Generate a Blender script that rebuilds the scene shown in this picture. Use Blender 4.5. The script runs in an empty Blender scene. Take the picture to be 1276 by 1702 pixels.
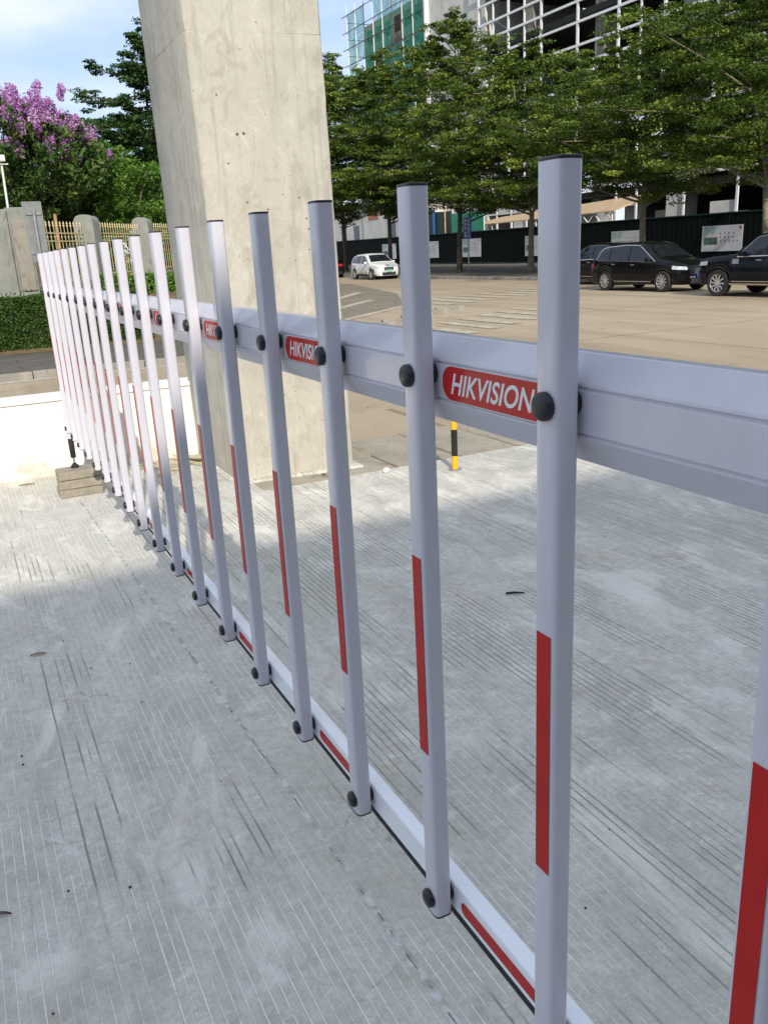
import bpy, bmesh, math, random
import numpy as np
from mathutils import Vector, Matrix

# ------------------------------------------------------------------ camera, sky, sun, exposure
scene = bpy.context.scene
COL = scene.collection
cam_d = bpy.data.cameras.new('camera')
cam = bpy.data.objects.new('camera', cam_d)
COL.objects.link(cam)
CF = Vector((0.858932, -0.415330, -0.299561))
CR = Vector((-0.448973, -0.892120, -0.050454))
CU = Vector((0.246289, -0.177831, 0.952742))
CAM = Vector((-0.444035, 0.602371, 1.607793))
cam.matrix_world = Matrix(((CR.x, CU.x, -CF.x, CAM.x), (CR.y, CU.y, -CF.y, CAM.y),
                           (CR.z, CU.z, -CF.z, CAM.z), (0, 0, 0, 1)))
cam_d.sensor_fit = 'HORIZONTAL'
cam_d.sensor_width = 36.0
cam_d.lens = 36.0 * 1400.09 / 1276.0
cam_d.clip_start = 0.02
cam_d.clip_end = 3000.0
scene.camera = cam

SUN_TRAVEL = Vector((1.0, -0.245, -0.64)).normalized()
SUN_EL = math.asin(-SUN_TRAVEL.z)
SUN_AZ = math.atan2(-SUN_TRAVEL.x, -SUN_TRAVEL.y)
world = bpy.data.worlds.new('World')
scene.world = world
world.use_nodes = True
wn, wl = world.node_tree.nodes, world.node_tree.links
wn.clear()
w_out = wn.new('ShaderNodeOutputWorld')
w_bg = wn.new('ShaderNodeBackground')
w_sky = wn.new('ShaderNodeTexSky')
w_sky.sky_type = 'NISHITA'
w_sky.sun_disc = False
w_sky.sun_elevation = SUN_EL
w_sky.sun_rotation = SUN_AZ % (2 * math.pi)
w_sky.air_density = 1.0
w_sky.dust_density = 0.25
w_sky.ozone_density = 1.5
# thin high cloud spread evenly over the whole sky
w_tc = wn.new('ShaderNodeTexCoord')
w_map = wn.new('ShaderNodeMapping')
w_map.inputs['Scale'].default_value = (1.2, 1.2, 5.0)
w_noise = wn.new('ShaderNodeTexNoise')
w_noise.inputs['Scale'].default_value = 2.2
w_noise.inputs['Detail'].default_value = 6.0
w_noise.inputs['Roughness'].default_value = 0.55
w_ramp = wn.new('ShaderNodeValToRGB')
w_ramp.color_ramp.elements[0].position = 0.35
w_ramp.color_ramp.elements[0].color = (0.86, 0.86, 0.86, 1)
w_ramp.color_ramp.elements[1].position = 0.72
w_ramp.color_ramp.elements[1].color = (0.96, 0.96, 0.96, 1)
w_mix = wn.new('ShaderNodeMixRGB')
w_veil = wn.new('ShaderNodeValToRGB')
w_veil.color_ramp.elements[0].position = 0.36
w_veil.color_ramp.elements[0].color = (2.35, 3.05, 4.35, 1)
w_veil.color_ramp.elements[1].position = 0.66
w_veil.color_ramp.elements[1].color = (4.3, 4.55, 4.95, 1)
wl.new(w_noise.outputs['Fac'], w_veil.inputs['Fac'])
wl.new(w_veil.outputs['Color'], w_mix.inputs['Color2'])
wl.new(w_tc.outputs['Generated'], w_map.inputs['Vector'])
wl.new(w_map.outputs['Vector'], w_noise.inputs['Vector'])
wl.new(w_noise.outputs['Fac'], w_ramp.inputs['Fac'])
wl.new(w_ramp.outputs['Color'], w_mix.inputs['Fac'])
wl.new(w_sky.outputs['Color'], w_mix.inputs['Color1'])
wl.new(w_mix.outputs['Color'], w_bg.inputs['Color'])
w_bg.inputs['Strength'].default_value = 0.15
wl.new(w_bg.outputs['Background'], w_out.inputs['Surface'])

sun_d = bpy.data.lights.new('sun', 'SUN')
sun_d.energy = 3.1
sun_d.angle = math.radians(0.6)
sun_d.color = (1.0, 0.93, 0.82)
sun = bpy.data.objects.new('sun', sun_d)
sun.rotation_euler = SUN_TRAVEL.to_track_quat('-Z', 'Y').to_euler()
sun.location = (-10, 4, 30)
COL.objects.link(sun)

scene.view_settings.view_transform = 'Standard'
scene.view_settings.look = 'None'
scene.view_settings.gamma = 1.0
scene.view_settings.exposure = 0.6
scene.view_settings.use_curve_mapping = False
scene.cycles.use_denoising = True
scene.cycles.max_bounces = 6
scene.cycles.diffuse_bounces = 3
scene.cycles.glossy_bounces = 3
scene.cycles.use_adaptive_sampling = True
scene.cycles.adaptive_threshold = 0.02
scene.cycles.transparent_max_bounces = 10

random.seed(7)
RNG = np.random.default_rng(7)

# ------------------------------------------------------------------ helpers
class MB:
    """collects faces and links them as one mesh object"""
    def __init__(self):
        self.v = []
        self.f = []
    def add(self, verts, faces):
        o = len(self.v)
        self.v += [tuple(p) for p in verts]
        self.f += [tuple(i + o for i in q) for q in faces]
        return self
    def box(self, x0, x1, y0, y1, z0, z1):
        v = [(x0, y0, z0), (x1, y0, z0), (x1, y1, z0), (x0, y1, z0), (x0, y0, z1), (x1, y0, z1), (x1, y1, z1), (x0, y1, z1)]
        return self.add(v, [(0, 3, 2, 1), (4, 5, 6, 7), (0, 1, 5, 4), (1, 2, 6, 5), (2, 3, 7, 6), (3, 0, 4, 7)])
    def tube(self, pts, radii, n=8, caps=True):
        pts = [Vector(p) for p in pts]
        if not isinstance(radii, (list, tuple)):
            radii = [radii] * len(pts)
        vs, fs = [], []
        for i, p in enumerate(pts):
            a = pts[max(i - 1, 0)]
            b = pts[min(i + 1, len(pts) - 1)]
            d = (b - a).normalized()
            ref = Vector((0, 0, 1)) if abs(d.z) < 0.9 else Vector((1, 0, 0))
            e1 = d.cross(ref).normalized()
            e2 = d.cross(e1).normalized()
            for k in range(n):
                t = 2 * math.pi * k / n
                vs.append(p + (e1 * math.cos(t) + e2 * math.sin(t)) * radii[i])
        for i in range(len(pts) - 1):
            for k in range(n):
                k2 = (k + 1) % n
                fs.append((i * n + k, i * n + k2, (i + 1) * n + k2, (i + 1) * n + k))
        if caps:
            fs.append(tuple(reversed(range(n))))
            fs.append(tuple((len(pts) - 1) * n + k for k in range(n)))
        return self.add(vs, fs)
    def prism(self, outline, axis, a, b):
        """outline: list of 2-D points, extruded along axis from a to b"""
        def P(p, t):
            if axis == 'x': return (t, p[0], p[1])
            if axis == 'y': return (p[0], t, p[1])
            return (p[0], p[1], t)
        n = len(outline)
        vs = [P(p, a) for p in outline] + [P(p, b) for p in outline]
        fs = [(i, (i + 1) % n, n + (i + 1) % n, n + i) for i in range(n)]
        fs += [tuple(reversed(range(n))), tuple(range(n, 2 * n))]
        return self.add(vs, fs)
    def lathe(self, prof, n=20, origin=(0, 0, 0), axis='z', caps=True):
        """prof: list of (radius, height)"""
        vs, fs = [], []
        for r, h in prof:
            for k in range(n):
                t = 2 * math.pi * k / n
                c, s = r * math.cos(t), r * math.sin(t)
                if axis == 'z': q = (c, s, h)
                elif axis == 'y': q = (c, h, -s)
                else: q = (h, c, s)
                vs.append((q[0] + origin[0], q[1] + origin[1], q[2] + origin[2]))
        for i in range(len(prof) - 1):
            for k in range(n):
                k2 = (k + 1) % n
                fs.append((i * n + k, i * n + k2, (i + 1) * n + k2, (i + 1) * n + k))
        if caps:
            fs.append(tuple(reversed(range(n))))
            fs.append(tuple((len(prof) - 1) * n + k for k in range(n)))
        return self.add(vs, fs)
    def mesh(self, name, m, smooth=False, bevel=0.0, seg=2, angle=35):
        me = bpy.data.meshes.new(name)
        me.from_pydata(self.v, [], self.f)
        bm = bmesh.new()
        bm.from_mesh(me)
        bmesh.ops.recalc_face_normals(bm, faces=bm.faces)
        if bevel > 0:
            es = [e for e in bm.edges if len(e.link_faces) == 2 and e.calc_face_angle(0) > math.radians(angle)]
            bmesh.ops.bevel(bm, geom=es, offset=bevel, segments=seg, profile=0.5, affect='EDGES')
        bm.to_mesh(me)
        bm.free()
        if m: me.materials.append(m)
        if smooth:
            me.shade_smooth()
            me.set_sharp_from_angle(angle=math.radians(40))
        return me
    def build(self, name, m, parent=None, **kw):
        return link(name, self.mesh(name, m, **kw), parent)

def link(name, me, parent=None, loc=None):
    o = bpy.data.objects.new(name, me)
    COL.objects.link(o)
    if parent: o.parent = parent
    if loc is not None: o.location = loc
    return o

def empty(name, loc=(0, 0, 0), rz=0.0):
    o = bpy.data.objects.new(name, None)
    o.empty_display_size = 0.1
    COL.objects.link(o)
    o.location = loc
    o.rotation_euler = (0, 0, rz)
    return o

def tag(o, label, cat, group=None):
    o['label'] = label
    o['category'] = cat
    if group: o['group'] = group
    return o

def structure(o):
    o['kind'] = 'structure'
    return o

def stuff(o):
    o['kind'] = 'stuff'
    return o

def copy_tree(o, parent=None):
    c = o.copy()
    COL.objects.link(c)
    c.parent = parent
    for ch in list(o.children):
        copy_tree(ch, c)
    return c

def fast_mesh(name, verts, faces4, m, attr=None, smooth=False):
    """numpy quads -> mesh"""
    me = bpy.data.meshes.new(name)
    nv, nf = len(verts), len(faces4)
    k = faces4.shape[1]
    me.vertices.add(nv)
    me.vertices.foreach_set('co', np.ascontiguousarray(verts, np.float32).ravel())
    me.loops.add(nf * k)
    me.loops.foreach_set('vertex_index', np.ascontiguousarray(faces4, np.int32).ravel())
    me.polygons.add(nf)
    me.polygons.foreach_set('loop_start', np.arange(0, nf * k, k, dtype=np.int32))
    if attr is not None:
        a = me.attributes.new('rnd', 'FLOAT', 'FACE')
        a.data.foreach_set('value', np.ascontiguousarray(attr, np.float32))
    me.update(calc_edges=True)
    me.validate()
    me.materials.append(m)
    if smooth: me.shade_smooth()
    return me

# ------------------------------------------------------------------ materials
class NT:
    def __init__(self, name):
        self.m = bpy.data.materials.new(name)
        self.m.use_nodes = True
        self.n, self.l = self.m.node_tree.nodes, self.m.node_tree.links
        self.b = self.n['Principled BSDF']
        self.out = self.n['Material Output']
    def node(self, t, **kw):
        x = self.n.new(t)
        for k, v in kw.items(): setattr(x, k, v)
        return x
    def set(self, sock, v):
        if hasattr(v, 'is_output'): self.l.new(v, sock)
        else: sock.default_value = v
    def coord(self, kind='Object'):
        return self.node('ShaderNodeTexCoord').outputs[kind]
    def mapping(self, v, scale=(1, 1, 1), loc=(0, 0, 0), rot=(0, 0, 0)):
        x = self.node('ShaderNodeMapping')
        self.l.new(v, x.inputs['Vector'])
        x.inputs['Scale'].default_value = scale
        x.inputs['Location'].default_value = loc
        x.inputs['Rotation'].default_value = rot
        return x.outputs['Vector']
    def noise(self, v, scale, detail=4, rough=0.55, dist=0.0):
        x = self.node('ShaderNodeTexNoise')
        self.l.new(v, x.inputs['Vector'])
        x.inputs['Scale'].default_value = scale
        x.inputs['Detail'].default_value = detail
        x.inputs['Roughness'].default_value = rough
        x.inputs['Distortion'].default_value = dist
        return x.outputs['Fac']
    def voronoi(self, v, scale, feature='F1'):
        x = self.node('ShaderNodeTexVoronoi', feature=feature)
        self.l.new(v, x.inputs['Vector'])
        x.inputs['Scale'].default_value = scale
        return x.outputs['Distance']
    def math(self, op, a, b=0.0, c=0.0, clamp=False):
        x = self.node('ShaderNodeMath', operation=op)
        x.use_clamp = clamp
        self.set(x.inputs[0], a); self.set(x.inputs[1], b); self.set(x.inputs[2], c)
        return x.outputs[0]
    def step(self, v, lo, hi, a=0.0, b=1.0):
        x = self.node('ShaderNodeMapRange', interpolation_type='SMOOTHSTEP')
        self.set(x.inputs['Value'], v)
        x.inputs['From Min'].default_value = lo
        x.inputs['From Max'].default_value = hi
        x.inputs['To Min'].default_value = a
        x.inputs['To Max'].default_value = b
        return x.outputs['Result']
    def ramp(self, v, stops):
        x = self.node('ShaderNodeValToRGB')
        self.l.new(v, x.inputs['Fac'])
        e = x.color_ramp.elements
        while len(e) < len(stops): e.new(0.5)
        for s, (p, c) in zip(e, stops):
            s.position = p
            s.color = (*c, 1) if len(c) == 3 else c
        return x.outputs['Color']
    def mix(self, f, a, b, mode='MIX'):
        x = self.node('ShaderNodeMixRGB', blend_type=mode)
        self.set(x.inputs['Fac'], f)
        for s, v in ((x.inputs['Color1'], a), (x.inputs['Color2'], b)):
            if isinstance(v, tuple): s.default_value = (*v, 1) if len(v) == 3 else v
            else: self.l.new(v, s)
        return x.outputs['Color']
    def sep(self, v):
        x = self.node('ShaderNodeSeparateXYZ')
        self.l.new(v, x.inputs[0])
        return x.outputs
    def comb(self, x_, y_, z_):
        x = self.node('ShaderNodeCombineXYZ')
        self.set(x.inputs[0], x_); self.set(x.inputs[1], y_); self.set(x.inputs[2], z_)
        return x.outputs[0]
    def bump(self, h, strength=0.3, dist=0.01, prev=None):
        x = self.node('ShaderNodeBump')
        self.l.new(h, x.inputs['Height'])
        x.inputs['Strength'].default_value = strength
        x.inputs['Distance'].default_value = dist
        if prev is not None: self.l.new(prev, x.inputs['Normal'])
        return x.outputs['Normal']
    def finish(self, color=None, rough=None, normal=None, metal=None, spec=None, coat=None):
        for k, v in (('Base Color', color), ('Roughness', rough), ('Metallic', metal), ('Specular IOR Level', spec), ('Coat Weight', coat)):
            if v is None: continue
            if isinstance(v, tuple): self.b.inputs[k].default_value = (*v, 1)
            elif hasattr(v, 'is_output'): self.l.new(v, self.b.inputs[k])
            else: self.b.inputs[k].default_value = v
        if normal is not None: self.l.new(normal, self.b.inputs['Normal'])
        return self.m

def plain(name, c, rough=0.5, metal=0.0, var=0.12, scale=6.0, bump=0.0, spec=0.5, coat=0.0, coord='Object'):
    t = NT(name)
    v = t.coord(coord)
    n = t.noise(v, scale, 5)
    hi = tuple(min(1, x * (1 + var)) for x in c)
    lo = tuple(x * (1 - var) for x in c)
    col = t.ramp(n, [(0.3, lo), (0.7, hi)])
    rr = t.step(t.noise(v, scale * 2.3, 3), 0.3, 0.7, max(0.02, rough * 0.85), min(1, rough * 1.15))
    nm = t.bump(t.noise(v, scale * 8, 4), bump, 0.01) if bump else None
    return t.finish(col, rr, nm, metal, spec, coat)

M = {}

def white_paint():
    t = NT('white_powder_coat')
    v = t.coord()
    n = t.noise(v, 1.2, 2)
    col = t.mix(n, (0.575, 0.56, 0.615), (0.62, 0.605, 0.655))
    dust = t.noise(t.mapping(v, (1, 1, 0.4)), 9, 6, 0.7)
    col = t.mix(t.math('MULTIPLY', t.step(dust, 0.45, 0.75), 0.26), col, (0.42, 0.40, 0.37))
    drip = t.noise(t.mapping(v, (38, 38, 1.1), (2, 5, 1)), 1.0, 5, 0.65)
    col = t.mix(t.math('MULTIPLY', t.step(drip, 0.56, 0.70), 0.20), col, (0.40, 0.385, 0.36))
    sp = t.step(t.noise(t.mapping(v, (1, 1, 0.35)), 120, 2), 0.74, 0.78)
    col = t.mix(t.math('MULTIPLY', sp, 0.35), col, (0.33, 0.30, 0.28))
    nm = t.bump(t.noise(v, 380, 2), 0.03, 0.002)
    rg = t.math('ADD', 0.20, t.math('MULTIPLY', dust, 0.22))
    scr = t.noise(t.mapping(v, (60, 60, 1.5)), 1.0, 3, 0.6)
    rg = t.math('ADD', rg, t.math('MULTIPLY', t.step(scr, 0.6, 0.75), 0.15))
    t.b.inputs['Coat Roughness'].default_value = 0.06
    return t.finish(col, rg, nm, spec=0.5, coat=0.45)
M['paint'] = white_paint()
M['rail_sky_white'] = plain('sky_bright_rail_coating', (0.84, 0.85, 0.87), 0.20, var=0.04, scale=2, spec=0.6)  # whiter than the slats; sky light on the rail top put into colour
M['cap'] = plain('black_plastic_cap', (0.012, 0.013, 0.016), 0.42, var=0.3, scale=40, bump=0.05)
M['rubber'] = plain('black_rubber', (0.012, 0.012, 0.012), 0.75, var=0.3, scale=30, bump=0.1)
def red_film():
    t = NT('red_reflective_film')
    v = t.coord()
    n = t.noise(v, 12, 4)
    col = t.ramp(n, [(0.3, (0.44, 0.008, 0.008)), (0.7, (0.52, 0.014, 0.012))])
    br = t.node('ShaderNodeTexVoronoi', feature='DISTANCE_TO_EDGE')
    t.l.new(v, br.inputs['Vector']); br.inputs['Scale'].default_value = 260
    nm = t.bump(br.outputs['Distance'], 0.06, 0.001)
    t.b.inputs['Coat Roughness'].default_value = 0.12
    return t.finish(col, 0.5, nm, spec=0.12, coat=0.3)
M['red'] = red_film()
M['lettering'] = plain('white_lettering', (0.74, 0.74, 0.75), 0.4, var=0.04)
M['galv_early'] = plain('galvanised_plate', (0.34, 0.35, 0.36), 0.45, 0.6, var=0.12)
M['steel'] = plain('bright_steel', (0.55, 0.54, 0.52), 0.3, 1.0, var=0.1, scale=30)

def drive_mat():
    t = NT('grooved_concrete')
    v = t.coord()
    s = t.sep(v)
    wob = t.math('MULTIPLY', t.math('SUBTRACT', t.noise(v, 1.1, 2), 0.5), 0.010)
    y = t.math('ADD', s['Y'], wob)
    sp = 0.0272
    q = t.math('DIVIDE', y, sp)
    idx = t.math('FLOOR', q)
    fr = t.math('ABSOLUTE', t.math('SUBTRACT', t.math('FRACT', q), 0.5))
    # every groove starts and stops on its own, and whole rakes of them fade out
    wn_ = t.node('ShaderNodeTexWhiteNoise', noise_dimensions='1D')
    t.l.new(idx, wn_.inputs['W'])
    off = wn_.outputs['Value']
    rake = t.math('FLOOR', t.math('DIVIDE', y, sp * 16))
    wr = t.node('ShaderNodeTexWhiteNoise', noise_dimensions='1D')
    t.l.new(t.math('ADD', rake, 71.3), wr.inputs['W'])
    pv = t.comb(t.math('ADD', t.math('MULTIPLY', s['X'], 1.15), t.math('MULTIPLY', off, 0.35)),
                t.math('ADD', t.math('MULTIPLY', rake, 7.7), t.math('MULTIPLY', y, 0.7)), 0.0)
    seg = t.noise(pv, 1.0, 2, 0.5)
    seg2 = t.noise(t.comb(t.math('MULTIPLY', s['X'], 3.1), t.math('MULTIPLY', idx, 3.37), 0.0), 1.0, 2, 0.5)
    brk = t.noise(t.comb(t.math('MULTIPLY', s['X'], 26.0), t.math('MULTIPLY', idx, 5.1), 0.0), 1.0, 3, 0.6)
    pres = t.math('MULTIPLY', t.step(seg, 0.36, 0.45, 0.30, 1.0), t.step(seg2, 0.28, 0.50, 0.40, 1.0))
    pres = t.math('MULTIPLY', pres, t.step(brk, 0.34, 0.46, 0.30, 1.0))
    wide = t.step(off, 0.0, 1.0, 0.085, 0.135)
    edge = t.math('ADD', fr, t.math('MULTIPLY', t.math('SUBTRACT', t.noise(v, 130, 3), 0.5), 0.10))
    line = t.math('SUBTRACT', 1.0, t.math('DIVIDE', edge, wide), clamp=True)
    line = t.math('MULTIPLY', t.step(line, 0.10, 0.34), pres)
    # the long jagged joint under the barrier
    jw = t.math('MULTIPLY', t.math('SUBTRACT', t.noise(t.comb(s['X'], 0.0, 0.0), 3.2, 4), 0.5), 0.022)
    jy = t.math('ABSOLUTE', t.math('ADD', t.math('ADD', s['Y'], 0.118), t.math('ADD', jw, t.math('MULTIPLY', s['X'], -0.026))))
    jn = t.math('MULTIPLY', t.math('SUBTRACT', t.noise(v, 60, 4), 0.5), 0.016)
    jd = t.math('ADD', jy, jn)
    joint = t.step(jd, 0.013, 0.005)
    jcut = t.math('MULTIPLY', t.step(t.math('ADD', jy, t.math('MULTIPLY', jn, 0.45)), 0.0022, 0.0008), t.step(t.noise(v, 11, 4, 0.75), 0.50, 0.58))
    # ground colour: cement laitance, damp grey, green-brown stains
    n1 = t.noise(v, 0.9, 5, 0.6)
    n2 = t.noise(t.mapping(v, (1.0, 1.7, 1)), 3.2, 6, 0.62, 0.6)
    n3 = t.noise(v, 28, 5, 0.65)
    n4 = t.noise(t.mapping(v, (3.0, 1.0, 1)), 7.0, 5, 0.6, 1.2)
    col = t.ramp(n2, [(0.28, (0.421, 0.419, 0.392)), (0.5, (0.556, 0.552, 0.521)), (0.74, (0.679, 0.673, 0.638))])
    col = t.mix(t.math('MULTIPLY', t.step(n1, 0.5, 0.68), 0.40), col, (0.480, 0.450, 0.374))
    col = t.mix(t.math('MULTIPLY', t.step(n4, 0.54, 0.70), 0.55), col, (0.772, 0.766, 0.731))
    n6 = t.noise(t.mapping(v, (5.0, 1.3, 1), (2, 9, 0)), 9.0, 6, 0.65, 1.6)
    col = t.mix(t.math('MULTIPLY', t.step(n6, 0.50, 0.72), 0.40), col, (0.468, 0.468, 0.445))
    n7 = t.noise(t.mapping(v, (1, 1, 1), (11, 5, 0)), 0.75, 5, 0.6, 0.7)
    col = t.mix(t.math('MULTIPLY', t.step(n7, 0.50, 0.62), 0.55), col, (0.468, 0.486, 0.433))
    n5 = t.noise(t.mapping(v, (1, 1, 1), (7, 3, 0)), 1.7, 5, 0.6, 0.8)
    col = t.mix(t.math('MULTIPLY', t.step(n5, 0.58, 0.70), 0.42), col, (0.421, 0.421, 0.392))
    col = t.mix(t.step(n3, 0.35, 0.75, 0.0, 0.45), col, (0.29, 0.287, 0.27))
    n8 = t.noise(v, 95, 4, 0.75)
    col = t.mix(t.step(n8, 0.44, 0.70, 0.0, 0.40), col, (0.26, 0.258, 0.245))
    col = t.mix(t.step(n8, 0.40, 0.22, 0.0, 0.35), col, (0.842, 0.837, 0.807))
    n9 = t.noise(t.mapping(v, (2.2, 1.0, 1), (5, 1, 0)), 13, 6, 0.7, 1.0)
    col = t.mix(t.math('MULTIPLY', t.step(n9, 0.52, 0.68), 0.35), col, (0.386, 0.386, 0.357))
    col = t.mix(t.math('MULTIPLY', t.step(n9, 0.42, 0.30), 0.35), col, (0.749, 0.749, 0.720))
    n10 = t.noise(t.mapping(v, (1.0, 2.0, 1), (17, 2, 0)), 1.5, 6, 0.65, 1.2)
    col = t.mix(t.math('MULTIPLY', t.step(n10, 0.52, 0.66), 0.50), col, (0.78, 0.775, 0.74))
    n11 = t.noise(t.mapping(v, (1.3, 1.0, 1), (-6, 8, 0)), 2.3, 6, 0.68, 1.0)
    col = t.mix(t.math('MULTIPLY', t.step(n11, 0.55, 0.70), 0.45), col, (0.37, 0.335, 0.265))
    col = t.mix(1.0, col, (1.06, 1.01, 0.935), 'MULTIPLY')
    pit = t.step(t.voronoi(v, 36), 0.045, 0.02)
    pit = t.math('MULTIPLY', pit, t.step(t.noise(v, 5, 2), 0.5, 0.6))
    col = t.mix(t.math('MULTIPLY', pit, 0.75), col, (0.12, 0.115, 0.105))
    # groove fill: pale slurry in some stretches, grime with painted groove shade in others
    gf = t.step(t.math('ADD', t.noise(t.mapping(v, (0.8, 1.5, 1), (3.1, 0, 0)), 1.9, 4), t.math('ADD', t.math('MULTIPLY', t.math('SUBTRACT', off, 0.5), 0.16), t.step(s['Y'], -0.05, -0.45, -0.075, 0.03))), 0.47, 0.60)
    gcol = t.mix(gf, (0.82, 0.81, 0.775), (0.225, 0.22, 0.205))
    col = t.mix(t.math('MULTIPLY', line, t.math('ADD', 0.72, t.math('MULTIPLY', gf, 0.10))), col, gcol)
    jv = t.step(t.noise(v, 16, 4, 0.7), 0.42, 0.58)
    col = t.mix(t.math('MULTIPLY', joint, 0.75), col, t.mix(jv, (0.36, 0.345, 0.31), (0.66, 0.65, 0.61)))
    col = t.mix(t.math('MULTIPLY', jcut, 0.8), col, (0.15, 0.145, 0.13))
    # hair cracks across the slab
    cv = t.mapping(v, (0.55, 0.30, 1), (0.2, 0.4, 0))
    ck = t.node('ShaderNodeTexVoronoi', feature='DISTANCE_TO_EDGE')
    dv = t.node('ShaderNodeVectorMath', operation='ADD')
    nz = t.node('ShaderNodeTexNoise'); nz.inputs['Scale'].default_value = 5.0; nz.inputs['Detail'].default_value = 5
    t.l.new(v, nz.inputs['Vector'])
    sc = t.node('ShaderNodeVectorMath', operation='SCALE'); sc.inputs['Scale'].default_value = 0.16
    t.l.new(nz.outputs['Color'], sc.inputs[0])
    t.l.new(cv, dv.inputs[0]); t.l.new(sc.outputs[0], dv.inputs[1])
    t.l.new(dv.outputs[0], ck.inputs['Vector']); ck.inputs['Scale'].default_value = 1.0
    crack = t.step(ck.outputs['Distance'], 0.0020, 0.0006)
    crack = t.math('MULTIPLY', crack, t.step(t.noise(v, 1.9, 2), 0.56, 0.64))
    col = t.mix(t.math('MULTIPLY', crack, 0.45), col, (0.13, 0.125, 0.115))
    h = t.math('SUBTRACT', t.math('MULTIPLY', n3, 0.25), t.math('MULTIPLY', line, 1.0))
    h = t.math('SUBTRACT', h, t.math('MULTIPLY', jcut, 1.6))
    h = t.math('SUBTRACT', h, t.math('MULTIPLY', pit, 0.8))
    h = t.math('ADD', h, t.math('MULTIPLY', joint, 0.4))
    nm = t.bump(h, 0.8, 0.005)
    nm = t.bump(n9, 0.30, 0.010, nm)
    return t.finish(col, t.step(n2, 0.3, 0.7, 0.62, 0.86), nm, spec=0.35)
M['drive'] = drive_mat()

def pillar_mat():
    t = NT('cast_concrete')
    v = t.coord()
    n1 = t.noise(v, 1.6, 6, 0.62)
    st = t.noise(t.mapping(v, (9.0, 9.0, 0.55)), 1.4, 5, 0.6, 0.6)
    st2 = t.noise(t.mapping(v, (24.0, 24.0, 0.8), (3, 3, 0)), 1.0, 4, 0.6)
    n3 = t.noise(v, 40, 5, 0.7)
    col = t.ramp(n1, [(0.3, (0.40, 0.375, 0.315)), (0.7, (0.53, 0.50, 0.43))])
    col = t.mix(t.math('MULTIPLY', t.step(st, 0.52, 0.66), 0.40), col, (0.29, 0.27, 0.22))
    col = t.mix(t.math('MULTIPLY', t.step(st2, 0.56, 0.70), 0.34), col, (0.25, 0.235, 0.195))
    blot = t.noise(t.mapping(v, (2.5, 2.5, 1.4), (4, 1, 2)), 2.6, 6, 0.65, 1.0)
    col = t.mix(t.math('MULTIPLY', t.step(blot, 0.53, 0.64), 0.50), col, (0.33, 0.305, 0.25))
    bl2 = t.noise(t.mapping(v, (1, 1, .8), (9, 2, 5)), 7.5, 6, 0.72, 0.8)
    col = t.mix(t.math('MULTIPLY', t.step(bl2, 0.54, 0.66), 0.42), col, (0.31, 0.285, 0.23))
    col = t.mix(t.math('MULTIPLY', t.step(bl2, 0.44, 0.34), 0.35), col, (0.62, 0.60, 0.53))
    col = t.mix(t.math('MULTIPLY', t.step(blot, 0.42, 0.32), 0.35), col, (0.60, 0.575, 0.50))
    col = t.mix(t.step(n3, 0.35, 0.75, 0.0, 0.2), col, (0.33, 0.31, 0.26))
    pit = t.math('MULTIPLY', t.step(t.voronoi(v, 16), 0.11, 0.05), t.step(t.noise(v, 3.1, 2), 0.50, 0.58))
    col = t.mix(t.math('MULTIPLY', pit, 0.8), col, (0.13, 0.12, 0.10))
    h = t.math('SUBTRACT', t.math('ADD', t.math('MULTIPLY', n3, 0.5), bl2), pit)
    nm = t.bump(h, 0.6, 0.008)
    return t.finish(col, 0.85, nm, spec=0.3)
M['pillar'] = pillar_mat()
M['pit'] = plain('dark_tie_hole', (0.10, 0.09, 0.075), 0.9, var=0.4, scale=80)

def concrete(name, lo, hi, scale=2.0, stain=(0.2, 0.19, 0.17), amt=0.35, rough=0.85, bump=0.4):
    t = NT(name)
    v = t.coord()
    n1 = t.noise(v, scale, 6, 0.6)
    n2 = t.noise(t.mapping(v, (2.5, 2.5, 0.8)), scale * 1.4, 5, 0.6, 0.8)
    n3 = t.noise(v, scale * 16, 4, 0.7)
    col = t.ramp(n1, [(0.3, lo), (0.7, hi)])
    col = t.mix(t.math('MULTIPLY', t.step(n2, 0.52, 0.70), amt), col, stain)
    col = t.mix(t.step(n3, 0.4, 0.75, 0, 0.18), col, stain)
    return t.finish(col, rough, t.bump(n3, bump, 0.008), spec=0.3)
def wall_mat():
    t = NT('white_washed_wall')
    v = t.coord()
    z = t.sep(v)['Z']
    n1 = t.noise(v, 1.6, 5, 0.6)
    n3 = t.noise(v, 30, 4, 0.7)
    col = t.ramp(n1, [(0.3, (0.72, 0.70, 0.645)), (0.7, (0.80, 0.78, 0.735))])
    sp = t.noise(t.mapping(v, (1, 2.2, 3.0)), 2.4, 6, 0.7, 0.6)        # mud splashed up from the ground
    f = t.math('SUBTRACT', sp, t.math('MULTIPLY', z, 0.85))
    col = t.mix(t.math('MULTIPLY', t.step(f, 0.36, 0.58), 0.65), col, (0.50, 0.41, 0.30))
    col = t.mix(t.step(n3, 0.5, 0.8, 0, 0.22), col, (0.55, 0.52, 0.46))
    return t.finish(col, 0.85, t.bump(n3, 0.4, 0.006), spec=0.3)
M['wall'] = wall_mat()
M['brick'] = concrete('tan_brick', (0.25, 0.225, 0.175), (0.36, 0.325, 0.255), 14, (0.20, 0.17, 0.13), 0.4)
M['post'] = concrete('old_grey_concrete', (0.20, 0.207, 0.182), (0.29, 0.292, 0.258), 2.2, (0.11, 0.118, 0.09), 0.6)
M['kerb'] = concrete('kerb_stone', (0.22, 0.20, 0.17), (0.34, 0.31, 0.26), 2.5, (0.12, 0.11, 0.09), 0.5)
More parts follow.
